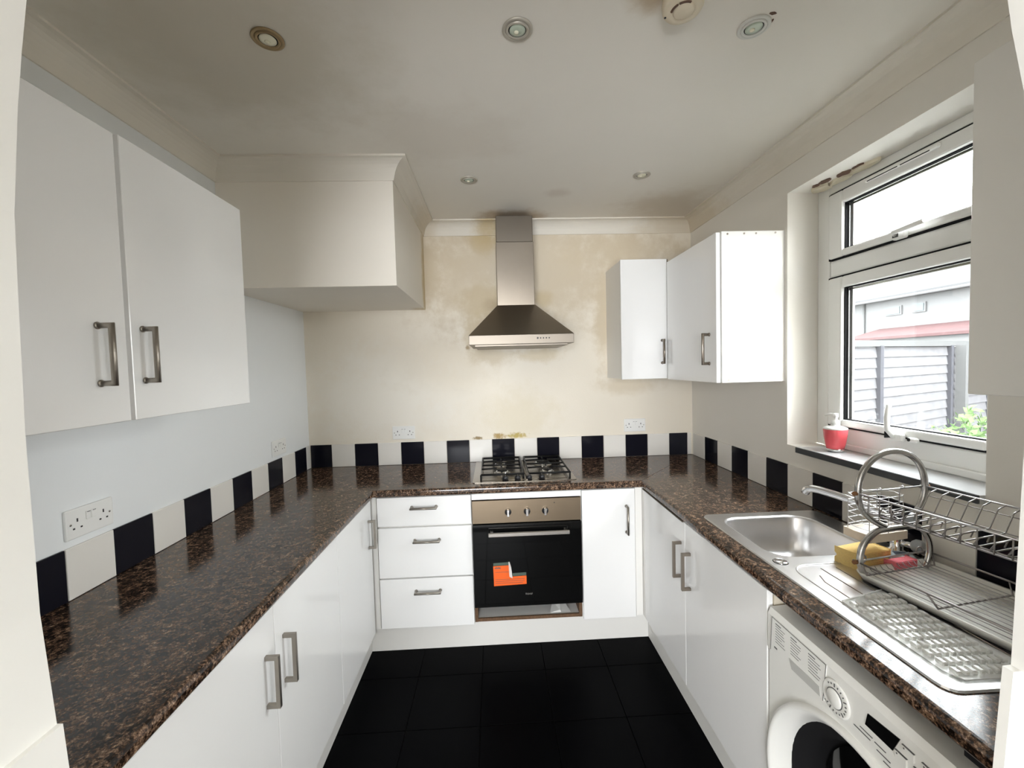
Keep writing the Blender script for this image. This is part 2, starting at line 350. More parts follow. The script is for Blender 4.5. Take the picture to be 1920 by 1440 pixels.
g.box(XR + .14, XR + .215, YF, 1.03, 0, ZC).box(XR + .14, XR + .215, WY1, D + .12, 0, ZC).box(XR + .14, XR + .215, 1.03, WY1, 0, WZ0).box(XR + .14, XR + .215, 1.03, WY1, WZ1, ZC)
wr = struct('wall_right', g, 'paint_right')
# peeling plaster in the top corner of the window reveal
def blob(cx, cy, rx, ry, n=14, j=.35): return [(cx + rx * math.cos(2 * PI * k / n) * (1 - j * random.random()), cy + ry * math.sin(2 * PI * k / n) * (1 - j * random.random())) for k in range(n)]
g = G()
for cx, cy, rx, ry in ((1.405, 1.72, .016, .03), (1.425, 1.65, .02, .035), (1.40, 1.765, .012, .02), (1.43, 1.59, .012, .03)): g.prism(blob(cx, cy, rx, ry), 'z', 2.2655, 2.271)
g.make('peeling_plaster', 'peel_brown', wr)
g = G()
for cx, cy, rx, ry in ((1.44, 1.78, .035, .05), (1.45, 1.69, .022, .06), (1.45, 1.58, .022, .07)): g.prism(blob(cx, cy, rx, ry), 'z', 2.258, 2.271)
g.make('peeling_plaster', 'peel_cream', wr)

# doorway wall: its reveals frame the view left and right
LP = [(-.560, 0), (-.5605, 1.0), (-.5625, 1.033), (-.567, 1.096), (-.577, 1.237), (-.578, 1.465), (-.574, 1.634), (-.571, 1.73), (-.558, 1.855), (-.549, 1.917), (-.539, 1.978), (-.51, 2.07), (-.44, 2.16), (-.3, 2.23), (-.1, 2.265), (.07, 2.27)]
RP = [(.24, 2.265), (.44, 2.23), (.58, 2.16), (.65, 2.07), (.682, 1.989), (.689, 1.949), (.699, 1.908), (.707, 1.874), (.716, 1.75), (.721, 1.60), (.721, 1.429), (.716, 1.281), (.709, 1.1), (.7035, .946), (.698, .80), (.698, 0)]
poly = [(XL - .12, 0)] + LP + RP + [(XR + .28, 0), (XR + .28, ZC), (XL - .12, ZC)]
wf = struct('wall_front', G().prism(poly, 'y', YF - .12, YF), 'paint_jamb')
G().prism([(-.60, 0), (-.554, 0), (-.556, 1.03), (-.560, 1.092), (-.60, 1.094)], 'y', YF - .1195, YF + .0005).make('corner_bead', 'paint_jamb', wf)
G().prism([(.74, 0), (.680, 0), (.680, .80), (.686, .946), (.697, 1.094), (.74, 1.097)], 'y', YF - .012, YF + .0005).make('corner_bead', 'paint_jamb', wf)

# boxed-in bulkhead in the back left corner
BX, BY, BZ = -0.436, 1.953, 1.915
bh = struct('bulkhead', box(XL, BX, BY, D, BZ, ZC), 'paint_bulkhead', 'boxed-in cream bulkhead under the ceiling in the corner')
# coving: concave profile swept along straight runs, mitred
def cove(name, a, b, na, nb, inward):
    a, b, inward = Vector(a), Vector(b), Vector(inward); n = 7; rows = []
    d = (b - a).normalized()
    pr = [(0.0, -CD), (0.006, -CD)] + [(CV - (CV - .010) * math.cos(PI / 2 * k / n), -CD + (CD - .008) * math.sin(PI / 2 * k / n)) for k in range(1, n + 1)] + [(CV, 0), (0, 0)]
    vs = []
    for P, mit in ((a, na), (b, nb)):
        for o, z in pr: vs.append(P + inward * o + d * (o * mit) + Vector((0, 0, ZC + z)))
    k = len(pr); fs = [(i, (i + 1) % k, k + (i + 1) % k, k + i) for i in range(k)] + [tuple(range(k))[::-1], tuple(range(k, 2 * k))]
    return struct(name, G().add(vs, fs), 'paint_cove')
cove('trim_1', (XL, YF, 0), (XL, BY, 0), 0, -1, (1, 0, 0))
cove('trim_2', (XL, BY, 0), (BX, BY, 0), 1, 1, (0, -1, 0))
cove('trim_3', (BX, BY, 0), (BX, D, 0), -1, -1, (1, 0, 0))
cove('trim_4', (BX, D, 0), (XR, D, 0), 1, -1, (0, -1, 0))
cove('trim_5', (XR, D, 0), (XR, YF, 0), 1, 0, (-1, 0, 0))

# border tiles, one by one
TZ0, TZ1, TT = WT + .0015, 1.0485, .008
def wall_tiles(parent, fn, edges, black_first):
    for i in range(len(edges) - 1):
        a, b = sorted((edges[i], edges[i + 1]))
        if b - a < .008: continue
        blk = (i % 2 == 0) == black_first
        fn(a + .0012, b - .0012).make('tile', 'tile_black' if blk else 'tile_cream', parent)
wall_tiles(wb, lambda a, b: box(a, b, D - TT, D, TZ0, TZ1, bev=.0012), [XL + .009] + [-1.2279 + .15 * k for k in range(1, 18)][:16] + [1.1721 + .1245, XR - .009], True)
wall_tiles(wl, lambda a, b: box(XL, XL + TT, a, b, TZ0, TZ1, bev=.0012), [D - .009] + [2.7002 - .15 * k for k in range(0, 15)] + [YF], False)
wall_tiles(wr, lambda a, b: box(XR - TT, XR, a, b, TZ0, TZ1, bev=.0012), [D - .03] + [2.5844 - .15 * k for k in range(0, 14)] + [YF], False)

# ------------------------------------------------------------------ window
FX = 1.475
win = thing('window_1', 'white plastic window with a small opening light above a big one', None, (FX, 1.44, WZ0), kind='structure')
fy0, fy1 = 1.03, 1.846
g = G()
g.box(FX, FX + .07, 1.776, fy1, 1.14, 2.27, bev=.006, seg=2).box(FX, FX + .07, fy0, 1.10, 1.14, 2.27, bev=.006, seg=2)
g.box(FX, FX + .07, 1.10, 1.776, 2.23, 2.27, bev=.005).box(FX, FX + .07, 1.10, 1.776, 1.875, 1.947, bev=.008, seg=2).box(FX, FX + .07, 1.10, 1.776, 1.14, 1.231, bev=.006, seg=2)
g.box(FX - .012, FX, 1.10, 1.80, 1.142, 1.168, bev=.004)
g.make('frame', 'upvc', win)
def sash(z0, z1, gz0, gz1, gy0=1.178, gy1=1.700, y0=1.105, y1=1.7705):
    x0, x1 = FX - .014, FX + .05
    s = G()
    s.box(x0, x1, gy1, y1, z0, z1, bev=.007, seg=2).box(x0, x1, y0, gy0, z0, z1, bev=.007, seg=2)
    s.box(x0, x1, gy0, gy1, gz1, z1, bev=.007, seg=2).box(x0, x1, gy0, gy1, z0, gz0, bev=.007, seg=2)
    so = s.make('sash', 'upvc', win)
    q = G()
    t = .004
    for a in ((gy1 - t, gy1, gz0, gz1), (gy0, gy0 + t, gz0, gz1), (gy0, gy1, gz1 - t, gz1), (gy0, gy1, gz0, gz0 + t)): q.box(x0 + .014, x0 + .03, *a)
    for a in ((y1 - .001, 1.7775, z0 - .005, z1 + .005), (1.0985, y0 + .001, z0 - .005, z1 + .005), (y0, y1, z1 - .001, z1 + .006), (y0, y1, z0 - .006, z0 + .001)): q.box(FX - .004, FX + .02, *a)
    q.make('gasket', 'rubber', so)
    q = G()   # inner spacer of the double glazing
    for a in ((gy1 - .020, gy1 - .004, gz0, gz1), (gy0 + .004, gy0 + .02, gz0, gz1), (gy0, gy1, gz1 - .012, gz1 - .004)): q.box(x0 + .034, x0 + .040, *a)
    q.make('spacer_bar', 'steel', so)
    box(x0 + .026, x0 + .030, gy0, gy1, gz0, gz1).make('pane', 'pane_glass', so)
    return so
up_s = sash(1.953, 2.2245, 1.982, 2.172); lo_s = sash(1.237, 1.869, 1.267, 1.823)
# handle of the upper light (lying flat) and of the lower one (standing up)
g = G().box(FX - .032, FX - .014, 1.415, 1.462, 1.944, 1.968, bev=.004).tube([(FX - .03, 1.45, 1.962), (FX - .046, 1.44, 1.968), (FX - .048, 1.36, 1.972), (FX - .046, 1.335, 1.974)], .008, 8)
h = g.make('window_handle', 'white_plastic', up_s); box(FX - .0335, FX - .031, 1.437, 1.458, 1.952, 1.964).make('latch_button', 'black_plastic', h)
g = G().box(FX - .032, FX - .014, 1.415, 1.470, 1.222, 1.250, bev=.004).tube([(FX - .03, 1.448, 1.235), (FX - .05, 1.452, 1.262), (FX - .052, 1.452, 1.30), (FX - .05, 1.447, 1.355)], .0085, 8)
h = g.make('window_handle', 'white_plastic', lo_s); box(FX - .055, FX - .030, 1.456, 1.4585, 1.232, 1.256).make('latch_button', 'black_plastic', h)
h = G().box(FX - .03, FX - .014, 1.365, 1.40, 1.226, 1.244, bev=.005).make('window_latch', 'white_plastic', lo_s); G().cyl((FX - .031, 1.392, 1.235), (FX - .028, 1.392, 1.235), .006, 12).make('latch_button', 'black_plastic', h)
g = G().box(FX - .026, FX - .013, 1.313, 1.583, 2.200, 2.216, bev=.004); v_ = g.make('trickle_vent', 'upvc', win)
box(FX - .0265, FX - .0255, 1.34, 1.44, 2.2005, 2.2035).make('vent_slot', 'rubber', v_); box(FX - .0265, FX - .0255, 1.45, 1.57, 2.2005, 2.2035).make('vent_slot', 'rubber', v_)
si = box(1.319, FX + .002, WY0, 1.765, WZ0, 1.142).make('sill', 'sill_stone_glare', win)  # top slab kept pale for the glare, apart from its dark front strip
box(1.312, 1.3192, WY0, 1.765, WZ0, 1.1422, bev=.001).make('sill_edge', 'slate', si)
box(XR, FX, 1.765, WY1, WZ0 - .001, 1.139).make('plaster_ledge', 'paint_right', win)

# ------------------------------------------------------------------ fitted furniture
ROUND = [(.0065 * math.cos(2 * PI * k / 12), .0065 * math.sin(2 * PI * k / 12)) for k in range(12)]
SQR = [(-.0055, -.0055), (.0055, -.0055), (.0055, .0055), (-.0055, .0055)]
def bar_handle(parent, c, along, out, L=.138, proj=.032, prof=None, m='nickel', feet=True):
    c, a, o = Vector(c), Vector(along), Vector(out); pr = prof or ROUND
    p = [c - a * L / 2, c - a * L / 2 + o * proj, c + a * L / 2 + o * proj, c + a * L / 2]
    g = G().tube(p, 0, prof=pr)
    if feet:
        for q in (p[0], p[3]): g.lathe([(.0085, 0), (.0085, .003), (.0065, .005)], q, o, 12)
    return g.make('handle', m, parent)

# wall cabinet, left
DXL = -0.900
c = thing('wall_cabinet', 'white double-door wall cabinet on the left wall under the coving', 'cabinet', (-1.06, 1.07, 1.42))
G().box(XL, DXL - .021, .60, 1.568, 1.424, 2.112).make('body', 'melamine_white', c)
d1 = box(DXL - .019, DXL, .605, 1.068, 1.421, 2.116, bev=.0015).make('door', 'gloss_white', c)
d2 = box(DXL - .019, DXL, 1.0815, 1.570, 1.421, 2.121, bev=.0015).make('door', 'gloss_white', c)
bar_handle(d1, (DXL, 1.005 - .012, 1.582), (0, 0, 1), (1, 0, 0), .132); bar_handle(d2, (DXL, 1.128 - .012, 1.585), (0, 0, 1), (1, 0, 0), .132)
# wall cabinet on the back wall
c = thing('wall_cabinet', 'narrow white wall cabinet right of the cooker hood', 'cabinet', (.9, 2.6, 1.435))
box(.757, 1.004, 2.447, D, 1.437, 2.134).make('body', 'melamine_white', c)
box(1.0045, 1.036, 2.436, D, 1.437, 2.134).make('filler', 'dark_gap', c)  # dark strip painted as the shade in the gap beside the door
d1 = box(.752, 1.027, 2.427, 2.445, 1.434, 2.134, bev=.0015).make('door', 'gloss_white', c)
bar_handle(d1, (.994, 2.427, 1.593), (0, 0, 1), (0, -1, 0), .132, m='nickel_dark')
# wall cabinet on the right wall, beside the window
c = thing('wall_cabinet', 'white wall cabinet with its bright screwed end panel beside the window', 'cabinet', (1.18, 2.1, 1.43))
box(1.038, XR, 1.880, 2.425, 1.432, 2.112).make('body', 'melamine_white', c)
ep = box(1.040, XR, 1.862, 1.879, 1.428, 2.112, bev=.001).make('end_panel', 'melamine_white', c)
for x, z in ((1.068, 2.100), (1.145, 2.101), (1.20, 2.101), (1.29, 2.103), (1.07, 1.439), (1.292, 1.443)):
    G().cyl((x, 1.8605, z), (x, 1.864, z), .0042, 10).make('screw', 'nickel_dark', ep)
d1 = box(1.015, 1.034, 1.864, 2.40, 1.429, 2.108, bev=.0015).make('door', 'gloss_white', c)
bar_handle(d1, (1.015, 1.925, 1.586), (0, 0, 1), (-1, 0, 0), .136, m='nickel_dark')
# wall cabinet on the right wall, near the doorway
c = thing('wall_cabinet', 'plain pale wall cabinet without handle nearest the doorway, right of window', 'cabinet', (1.18, .7, 1.44))
box(1.035, XR, YF, .850, 1.447, 2.132).make('body', 'melamine_white', c)
box(1.016, 1.034, YF + .002, .853, 1.444, 2.135, bev=.0015).make('door', 'melamine_white', c)

# base cabinets, left run
LX = -0.660
def base_door(parent, x, y0, y1, side, z0=.150, z1=.855):
    return box(x - .018, x, y0, y1, z0, z1, bev=.0015).make('door', 'gloss_white', parent) if side > 0 else box(x, x + .018, y0, y1, z0, z1, bev=.0015).make('door', 'gloss_white', parent)
c = thing('base_cabinet', 'white double-door base cabinet nearest the doorway, left of the floor', 'cabinet', (-.95, 1.2, .15))
box(XL + .004, LX - .020, .715, 1.697, .148, .861).make('body', 'melamine_white', c)
d1 = base_door(c, LX, .718, 1.2085, 1); d2 = base_door(c, LX, 1.2115, 1.6955, 1)
bar_handle(d1, (LX, 1.158, .667), (0, 0, 1), (1, 0, 0), .138, prof=SQR, feet=False); bar_handle(d2, (LX, 1.257, .667), (0, 0, 1), (1, 0, 0), .138, prof=SQR, feet=False)
box(XL + .004, LX, YF + .003, .714, .148, .861).make('filler', 'melamine_white', c)
c = thing('base_cabinet', 'white single-door base cabinet in the left corner beside the drawers', 'cabinet', (-.95, 1.93, .15))
box(XL + .004, LX - .020, 1.699, 2.155, .148, .861).make('body', 'melamine_white', c)
d1 = base_door(c, LX, 1.6985, 2.160, 1)
bar_handle(d1, (LX, 2.107, .698), (0, 0, 1), (1, 0, 0), .134, prof=SQR, feet=False)
box(LX - .018, -.641, 2.195, 2.215, .150, .861).make('corner_post', 'melamine_white', c)

# drawers, back run
FYB = 2.190
c = thing('drawer_unit', 'white three-drawer base unit left of the oven', 'drawers', (-.39, 2.45, .15))
box(-.640, -.142, FYB + .020, D, .148, .861).make('body', 'melamine_white', c)
for z0, z1, hz, hx in ((.702, .856, .790, -.390), (.424, .692, .612, -.380), (.150, .416, .338, -.383)):
    d1 = box(-.637, -.144, FYB, FYB + .018, z0, z1, bev=.0015).make('drawer', 'gloss_white', c)
    bar_handle(d1, (hx, FYB, hz + .012), (1, 0, 0), (0, -1, 0), .128)
# oven housing and the oven
c = thing('oven_housing', 'white housing around the oven, bare chipboard edges below', 'cabinet', (.15, 2.45, .15))
box(-.1405, -.124, FYB + .022, D, .150, .861).make('side_panel', 'chipboard', c); box(.428, .4445, FYB + .022, D, .150, .861).make('side_panel', 'chipboard', c)
b_ = box(-.124, .428, FYB + .030, D, .152, .168).make('bottom_panel', 'melamine_white', c)
box(-.124, .428, FYB + .020, FYB + .030, .152, .169).make('raw_edge', 'chipboard', b_)
box(-.140, .444, FYB + .002, FYB + .020, .826, .858, bev=.001).make('top_rail', 'gloss_white', c)
ov = thing('oven', 'built-in oven, steel fascia over a black glass door', 'oven', (.15, 2.45, .245))
box(-.122, .426, FYB + .012, D - .06, .250, .815).make('body', 'black_enamel', ov)
box(-.139, .443, FYB - .004, FYB + .012, .698, .822, bev=.0015).make('control_panel', 'steel_oven', ov)
for x in (.052, .153, .250):
    k = G().lathe([(.0175, 0), (.0175, .006), (.015, .012), (0, .012)], (x, FYB - .004, .757), (0, -1, 0), 24).make('knob', 'black_plastic', ov)
    box(x - .006, x + .006, FYB - .030, FYB - .010, .738, .776, bev=.002).make('knob_grip', 'chrome', k)
G().cyl((.300, FYB - .0055, .798), (.300, FYB - .003, .798), .003, 10).make('indicator_lamp', 'black_plastic', ov)
dr = box(-.139, .443, FYB - .012, FYB + .010, .246, .695, bev=.002).make('door', 'black_glass', ov)
g = G().box(-.055, .372, FYB - .050, FYB - .038, .640, .662, bev=.003).box(-.045, -.030, FYB - .040, FYB - .012, .646, .656).box(.347, .362, FYB - .040, FYB - .012, .646, .656)
g.make('handle', 'steel', dr)
yy = FYB - .0128
s_ = G().prism([(-.033, .362), (.141, .367), (.141, .412), (.063, .410), (.055, .472), (-.035, .470)], 'y', yy - .0006, yy + .001).make('energy_label', 'sticker_orange', dr)
s_['label'] = 'orange L-shaped paper sticker, peeling at one corner'
G().prism([(-.034, .472), (.055, .474), (.055, .489), (-.034, .487)], 'y', yy - .0005, yy + .001).prism([(.066, .412), (.140, .414), (.140, .430), (.067, .428)], 'y', yy - .0005, yy + .001).make('label_flap', 'sticker_green', s_)
G().add([(.050, yy - .001, .41), (.066, yy - .012, .406), (.060, yy - .02, .47), (.052, yy - .012, .496), (.046, yy - .001, .49), (.048, yy - .004, .45)], [(0, 1, 2, 5), (5, 2, 3, 4)]).make('peeled_edge', 'white_plastic', s_)
g = G()
for i, (x0, x1) in enumerate(((-.027, -.020), (-.019, -.015), (-.014, -.009), (-.008, -.004), (-.003, .004))): g.box(x0, x1, yy - .0012, yy - .0004, .456, .462 + .003 * (i % 2))
for z, x1 in ((.436, .048), (.396, .13), (.386, .13), (.376, .12)): g.box(-.025, x1, yy - .0012, yy - .0004, z, z + .0016)
g.make('label_print', 'print_grey', s_)
g = G()
for i, (x0, x1) in enumerate(((.134, .140), (.1415, .145), (.1465, .1500), (.1515, .157), (.1585, .1605), (.162, .166), (.1675, .171))): g.box(x0, x1, yy - .0006, yy + .001, .3085 - .002 * (i % 3 == 2), .314 + .003 * (i % 2 == 0))
g.make('logo', 'steel', dr)
tag(G().add([(.27, 2.23, .1695), (.33, 2.222, .1745), (.385, 2.232, .1695), (.36, 2.30, .19), (.33, 2.29, .225), (.29, 2.30, .19), (.325, 2.228, .186)], [(0, 1, 6, 5), (1, 2, 3, 6), (5, 6, 4), (6, 3, 4)]).make('rag', 'rag'), 'crumpled white paper scrap in the gap below the oven', 'paper')
# door unit right of the oven
c = thing('base_cabinet', 'narrow white base cabinet right of the oven', 'cabinet', (.6, 2.45, .15))
box(.446, .740, FYB + .020, D, .148, .861).make('body', 'melamine_white', c)
d1 = box(.449, .737, FYB, FYB + .018, .146, .856, bev=.0015).make('door', 'gloss_white', c)
bar_handle(d1, (.690, FYB, .690), (0, 0, 1), (0, -1, 0), .142)
box(.741, .778, FYB + .008, FYB + .03, .150, .861).make('corner_post', 'melamine_white', c)
# sink base, right run
RX = 0.780
c = thing('base_cabinet', 'white double-door base cabinet below the sink', 'cabinet', (1.05, 1.68, .15))
box(RX + .020, 1.315, 1.160, 2.165, .148, .70).box(RX + .020, 1.315, 1.160, 1.176, .70, .861).box(RX + .020, .822, 1.176, 2.165, .70, .861).make('body', 'carcass_cream', c)
d1 = base_door(c, RX, 1.690, 2.168, -1); d2 = base_door(c, RX, 1.162, 1.687, -1)
bar_handle(d1, (RX, 1.728, .682), (0, 0, 1), (-1, 0, 0), .145, prof=SQR, feet=False, m='nickel_dark'); bar_handle(d2, (RX, 1.644, .669), (0, 0, 1), (-1, 0, 0), .145, prof=SQR, feet=False, m='nickel_dark')
box(.7805, .80, 2.1695, 2.2155, .150, .861).make('corner_post', 'melamine_white', c)
box(.7695, .7795, 1.69, 2.166, .857, .8615).make('batten', 'dark_gap', c)
# plinths
tag(box(-.7235, -.7055, YF, 2.255, .0005, .147).make('plinth_board', 'plinth_white'), 'white plinth board under the left base cabinets', 'plinth')
tag(box(-.705, .8195, 2.2375, 2.2555, .0005, .147).make('plinth_board', 'plinth_white'), 'white plinth board under the oven and drawers', 'plinth')
tag(box(.820, .838, 1.160, 2.236, .0005, .147).make('plinth_board', 'plinth_white'), 'white plinth board under the sink cabinet', 'plinth')

# worktop: three mitred lengths with rounded front edges
wt = thing('worktop', 'U-shaped brown and black granite-look worktop', 'worktop', (0, D, .862))
def nosed(poly, edges, holes=()):
    """slab with rounded front edges: poly in plan, edges = indices i of front edges (i, i+1)"""
    bm = bmesh.new(); n = len(poly)
    lo = [bm.verts.new((x, y, .862)) for x, y in poly]; hi = [bm.verts.new((x, y, WT)) for x, y in poly]
    bm.faces.new(lo[::-1]); bm.faces.new(hi)
    for i in range(n):
        j = (i + 1) % n; bm.faces.new((lo[i], lo[j], hi[j], hi[i]))
    bm.edges.ensure_lookup_table(); ee = []
    for i in edges:
        j = (i + 1) % n
        for a, b in ((lo[i], lo[j]), (hi[i], hi[j])):
            ee.append(bm.edges.get((a, b)))
    bmesh.ops.bevel(bm, geom=ee, offset=.013, segments=4, profile=.5, affect='EDGES')
    g = G().addbm(bm, False); return g
nosed([(XL, YF), (WFL, YF), (WFL, WFB), (-1.213, D), (XL, D)], [1]).make('worktop_section', 'granite', wt)
nosed([(WFL + .001, WFB), (WFR - .001, WFB), (1.32, D), (-1.2115, D)], [0]).make('worktop_section', 'granite', wt)
# right length: built round the sink cut-out
SX0, SX1, SY0, SY1 = .828, 1.302, .714, 1.640
CX0, CX1, CY0, CY1 = .846, 1.288, .90, 1.622
g = nosed([(WFR, YF), (CX0, YF), (CX0, WFB + .079), (WFR, WFB)], [3])
g.box(CX0, XR, YF, CY0, .862, WT).box(CX1, XR, CY0, CY1, .862, WT)
g.prism([(CX0, CY1), (XR, CY1), (XR, D), (1.3205, D), (CX0, WFB + .0795)], 'z', .862, WT)
g.make('worktop_section', 'granite', wt)

# ------------------------------------------------------------------ washing machine
wm = thing('washing_machine', 'white front-loading washing machine with a dark porthole under the worktop', 'washing machine', (1.05, .85, 0))
MX, MY0, MY1 = .776, .552, 1.152
cy, cz, R0 = .858, .385, .285
n = 40
circ = [(cy + R0 * math.cos(2 * PI * k / n), cz + R0 * math.sin(2 * PI * k / n)) for k in range(n)]
g = G().prism([(MY0, .012), (MY1, .012), (MY1, .690), (MY0, .690)], 'x', MX + .004, MX + .03, holes=[circ])
g.box(MX + .25, 1.30, MY0, MY1, .012, .812).box(MX + .03, MX + .25, MY0, MY0 + .01, .012, .81).box(MX + .03, MX + .25, MY1 - .01, MY1, .012, .81)
g.make('body', 'appliance_white', wm)
bmq = G().prism([(MX, .690), (MX, .795), (MX + .008, .812), (MX + .05, .815), (MX + .25, .815), (MX + .25, .690)], 'y', MY0, MY1)
bmq.make('control_panel', 'appliance_white', wm)
g = G().lathe([(R0 + .012, .006), (R0 + .009, -.005), (R0 + .001, -.008), (R0 - .006, -.004), (.256, .028), (.250, .050)], (MX, cy, cz), (1, 0, 0), 64, caps=False)
pr = g.make('porthole_rim', 'appliance_white', wm)
for a, w_ in ((12, .030), (34, .022)):
    a = math.radians(a + 12); q = Vector((MX + .030, cy - .262 * math.sin(PI / 2 - a) * 1, cz + .262 * math.cos(PI / 2 - a)))
    M = Matrix.Translation(q) @ Matrix.Rotation(a, 4, 'X')
    G().box(-.008, .006, -.008, .006, -w_ / 2, w_ / 2, M=M).make('latch_slot', 'black_plastic', pr)
G().lathe([(.254, .040), (.235, .052), (.215, .075), (.215, .10), (.195, .12)], (MX, cy, cz), (1, 0, 0), 48, caps=False).make('door_seal', 'rubber', wm)
G().lathe([(.20, .10), (.17, .125), (.11, .15), (0, .16)], (MX, cy, cz), (1, 0, 0), 48).make('door_glass', 'black_glass', wm)
# detergent drawer, dial, display, buttons
px = MX - .0005
def plate(pts, name, m, parent, t=.0012): return G().prism(pts, 'x', px - t, px + .002).make(name, m, parent)
dw = plate([(1.136, .696), (1.130, .795), (.936, .795), (.945, .700), (1.0, .694)], 'detergent_drawer', 'appliance_white', wm, .0025)
qx = px - .0025
g = G().tube([(qx, 1.136, .696), (qx, 1.130, .795), (qx, .936, .795), (qx, .945, .700)], .0009, 4).make('drawer_gap', 'print_grey', dw)
G().prism([(1.05, .700), (1.06, .724), (.955, .727), (.952, .704)], 'x', qx - .0012, qx + .001).make('drawer_grip', 'appliance_grey', dw)
for y0, rows in ((1.115, 8), (1.055, 7), (.992, 7)):
    g = G()
    for r in range(rows):
        z = .786 - .0075 * r; wd = .040 if r else .022; th = .0022 if r == 0 else .0012
        if r: wd *= random.uniform(.6, 1)
        g.box(qx - .0006, qx + .001, y0 - wd, y0, z - th, z)
    g.make('printed_text', 'print_grey', dw)['kind'] = 'stuff'
box(qx - .0006, qx + .001, 1.108, 1.120, .712, .716).make('printed_mark', 'print_grey', dw)
ky, kz = .908, .736
G().lathe([(.040, 0), (.040, .002), (.036, .004), (.034, .004)], (px, ky, kz), (-1, 0, 0), 40).make('dial_ring', 'appliance_white', wm)
kb = G().lathe([(.021, 0), (.0205, .007), (.018, .009), (0, .009)], (px, ky, kz), (-1, 0, 0), 32).make('dial_knob', 'appliance_white', wm)
G().lathe([(.0225, .0045), (.0225, .0055), (.021, .0055)], (px, ky, kz), (-1, 0, 0), 32).make('dial_gap', 'print_grey', kb)
g = G()
for k in range(16):
    a = math.radians(-130 + 17 * k); y, z = ky - .031 * math.cos(a), kz + .031 * math.sin(a)
    l = .004 if k % 4 == 1 else .0018
    M = Matrix.Translation((px, y, z)) @ Matrix.Rotation(-a if True else a, 4, 'X'); g.box(-.0055, .001, -l, l, -.0011, .0011, M=M)
g.box(px - .001, px + .001, ky + .014, ky + .034, .7065, .7085).make('dial_marks', 'print_grey', wm)
plate([(.832, .741), (.826, .770), (.755, .778), (.770, .741)], 'display', 'black_glass', wm)
for y, z in ((.738, .765), (.752, .742), (.715, .742), (.70, .765)):
    b_ = G().box(px - .003, px + .001, y - .012, y + .012, z - .009, z + .009, bev=.001).make('button', 'appliance_white', wm)
    G().box(px - .0036, px, y + .006, y + .0085, z + .003, z + .0058).box(px - .0034, px, y - .012, y + .012, z + .0088, z + .0096).make('button_mark', 'print_grey', b_)
g = G()
for y0, y1, z in ((.845, .815, .725), (.86, .82, .716), (.81, .785, .722), (.805, .775, .71), (.79, .77, .700)): g.box(px - .001, px + .001, y1, y0, z - .0007, z + .0007)
g.make('printed_lines', 'print_grey', wm)
tag(G().box(.786, .80, .625, .655, .842, .8605, bev=.001).make('worktop_bracket', 'black_plastic'), 'dark metal bracket under the worktop end above the washing machine', 'bracket')

# ------------------------------------------------------------------ hob
hb = thing('hob', 'stainless steel four-burner gas hob let into the worktop', 'hob', (.15, 2.49, WT))
HX0, HX1, HY0, HY1 = -.135, .435, 2.242, 2.752
g = G().prism(rrect(HX0, HX1, HY0, HY1, .012, 3), 'z', WT + .0003, WT + .004)
g.tube([(HX0 + .05, HY0 + .035, WT + .0045), (HX1 - .05, HY0 + .035, WT + .0045), (HX1 - .05, HY1 - .03, WT + .0045), (HX0 + .05, HY1 - .03, WT + .0045)], .0018, 6, closed=True)
g.tube([(.163, HY0 + .02, WT + .0045), (.163, HY1 - .02, WT + .0045)], .004, 6)
g.make('hob_plate', 'steel_hob', hb)
zt = WT + .030
for x, y, r in ((.02, 2.62, .030), (.03, 2.43, .036), (.29, 2.62, .045), (.295, 2.42, .030)):
    b_ = G().lathe([(r + .012, .003), (r + .012, .008), (r, .010), (r * .95, .018), (0, .018)], (x, y, WT), (0, 0, 1), 24).make('burner', 'steel', hb)
    G().lathe([(r * .82, .018), (r * .85, .023), (r * .6, .026), (0, .026)], (x, y, WT), (0, 0, 1), 24).make('burner_cap', 'black_enamel', b_)
    G().lathe([(r + .004, .010), (r + .004, .012), (r * .9, .0195), (r * .78, .0195)], (x, y, WT), (0, 0, 1), 24).make('burner_ring', 'chrome', b_)
for x0, x1, bx in ((-.090, .148, .027), (.178, .408, .292)):
    g = G(); y0, y1 = 2.300, 2.722
    g.tube([(x0, y0, zt), (x1, y0, zt), (x1, y1, zt), (x0, y1, zt)], .0062, 6, closed=True)
    for y in (2.43, 2.62):
        g.tube([(x0, y, zt), (bx - .028, y, zt + .004)], .0052, 6).tube([(x1, y, zt), (bx + .028, y, zt + .004)], .0052, 6)
        g.tube([(bx, y - .03, zt + .004), (bx, y - .075, zt)], .0052, 6).tube([(bx, y + .03, zt + .004), (bx, y + .075, zt)], .0052, 6)
    g.tube([(x0, 2.525, zt), (x1, 2.525, zt)], .0052, 6)
    for x in (x0, x1):
        for y in (y0, y1): g.cyl((x, y, WT + .004), (x, y, zt), .005, 8)
    g.make('pan_support', 'black_enamel', hb)
for x in (.045, .113, .176, .247):
    k = G().lathe([(.017, .004), (.0165, .020), (.0145, .024), (0, .024)], (x, 2.279, WT), (0, 0, 1), 20).make('knob', 'black_plastic', hb)
    box(x - .0035, x + .0035, 2.264, 2.294, WT + .022, WT + .031, bev=.001).make('knob_grip', 'black_plastic', k)

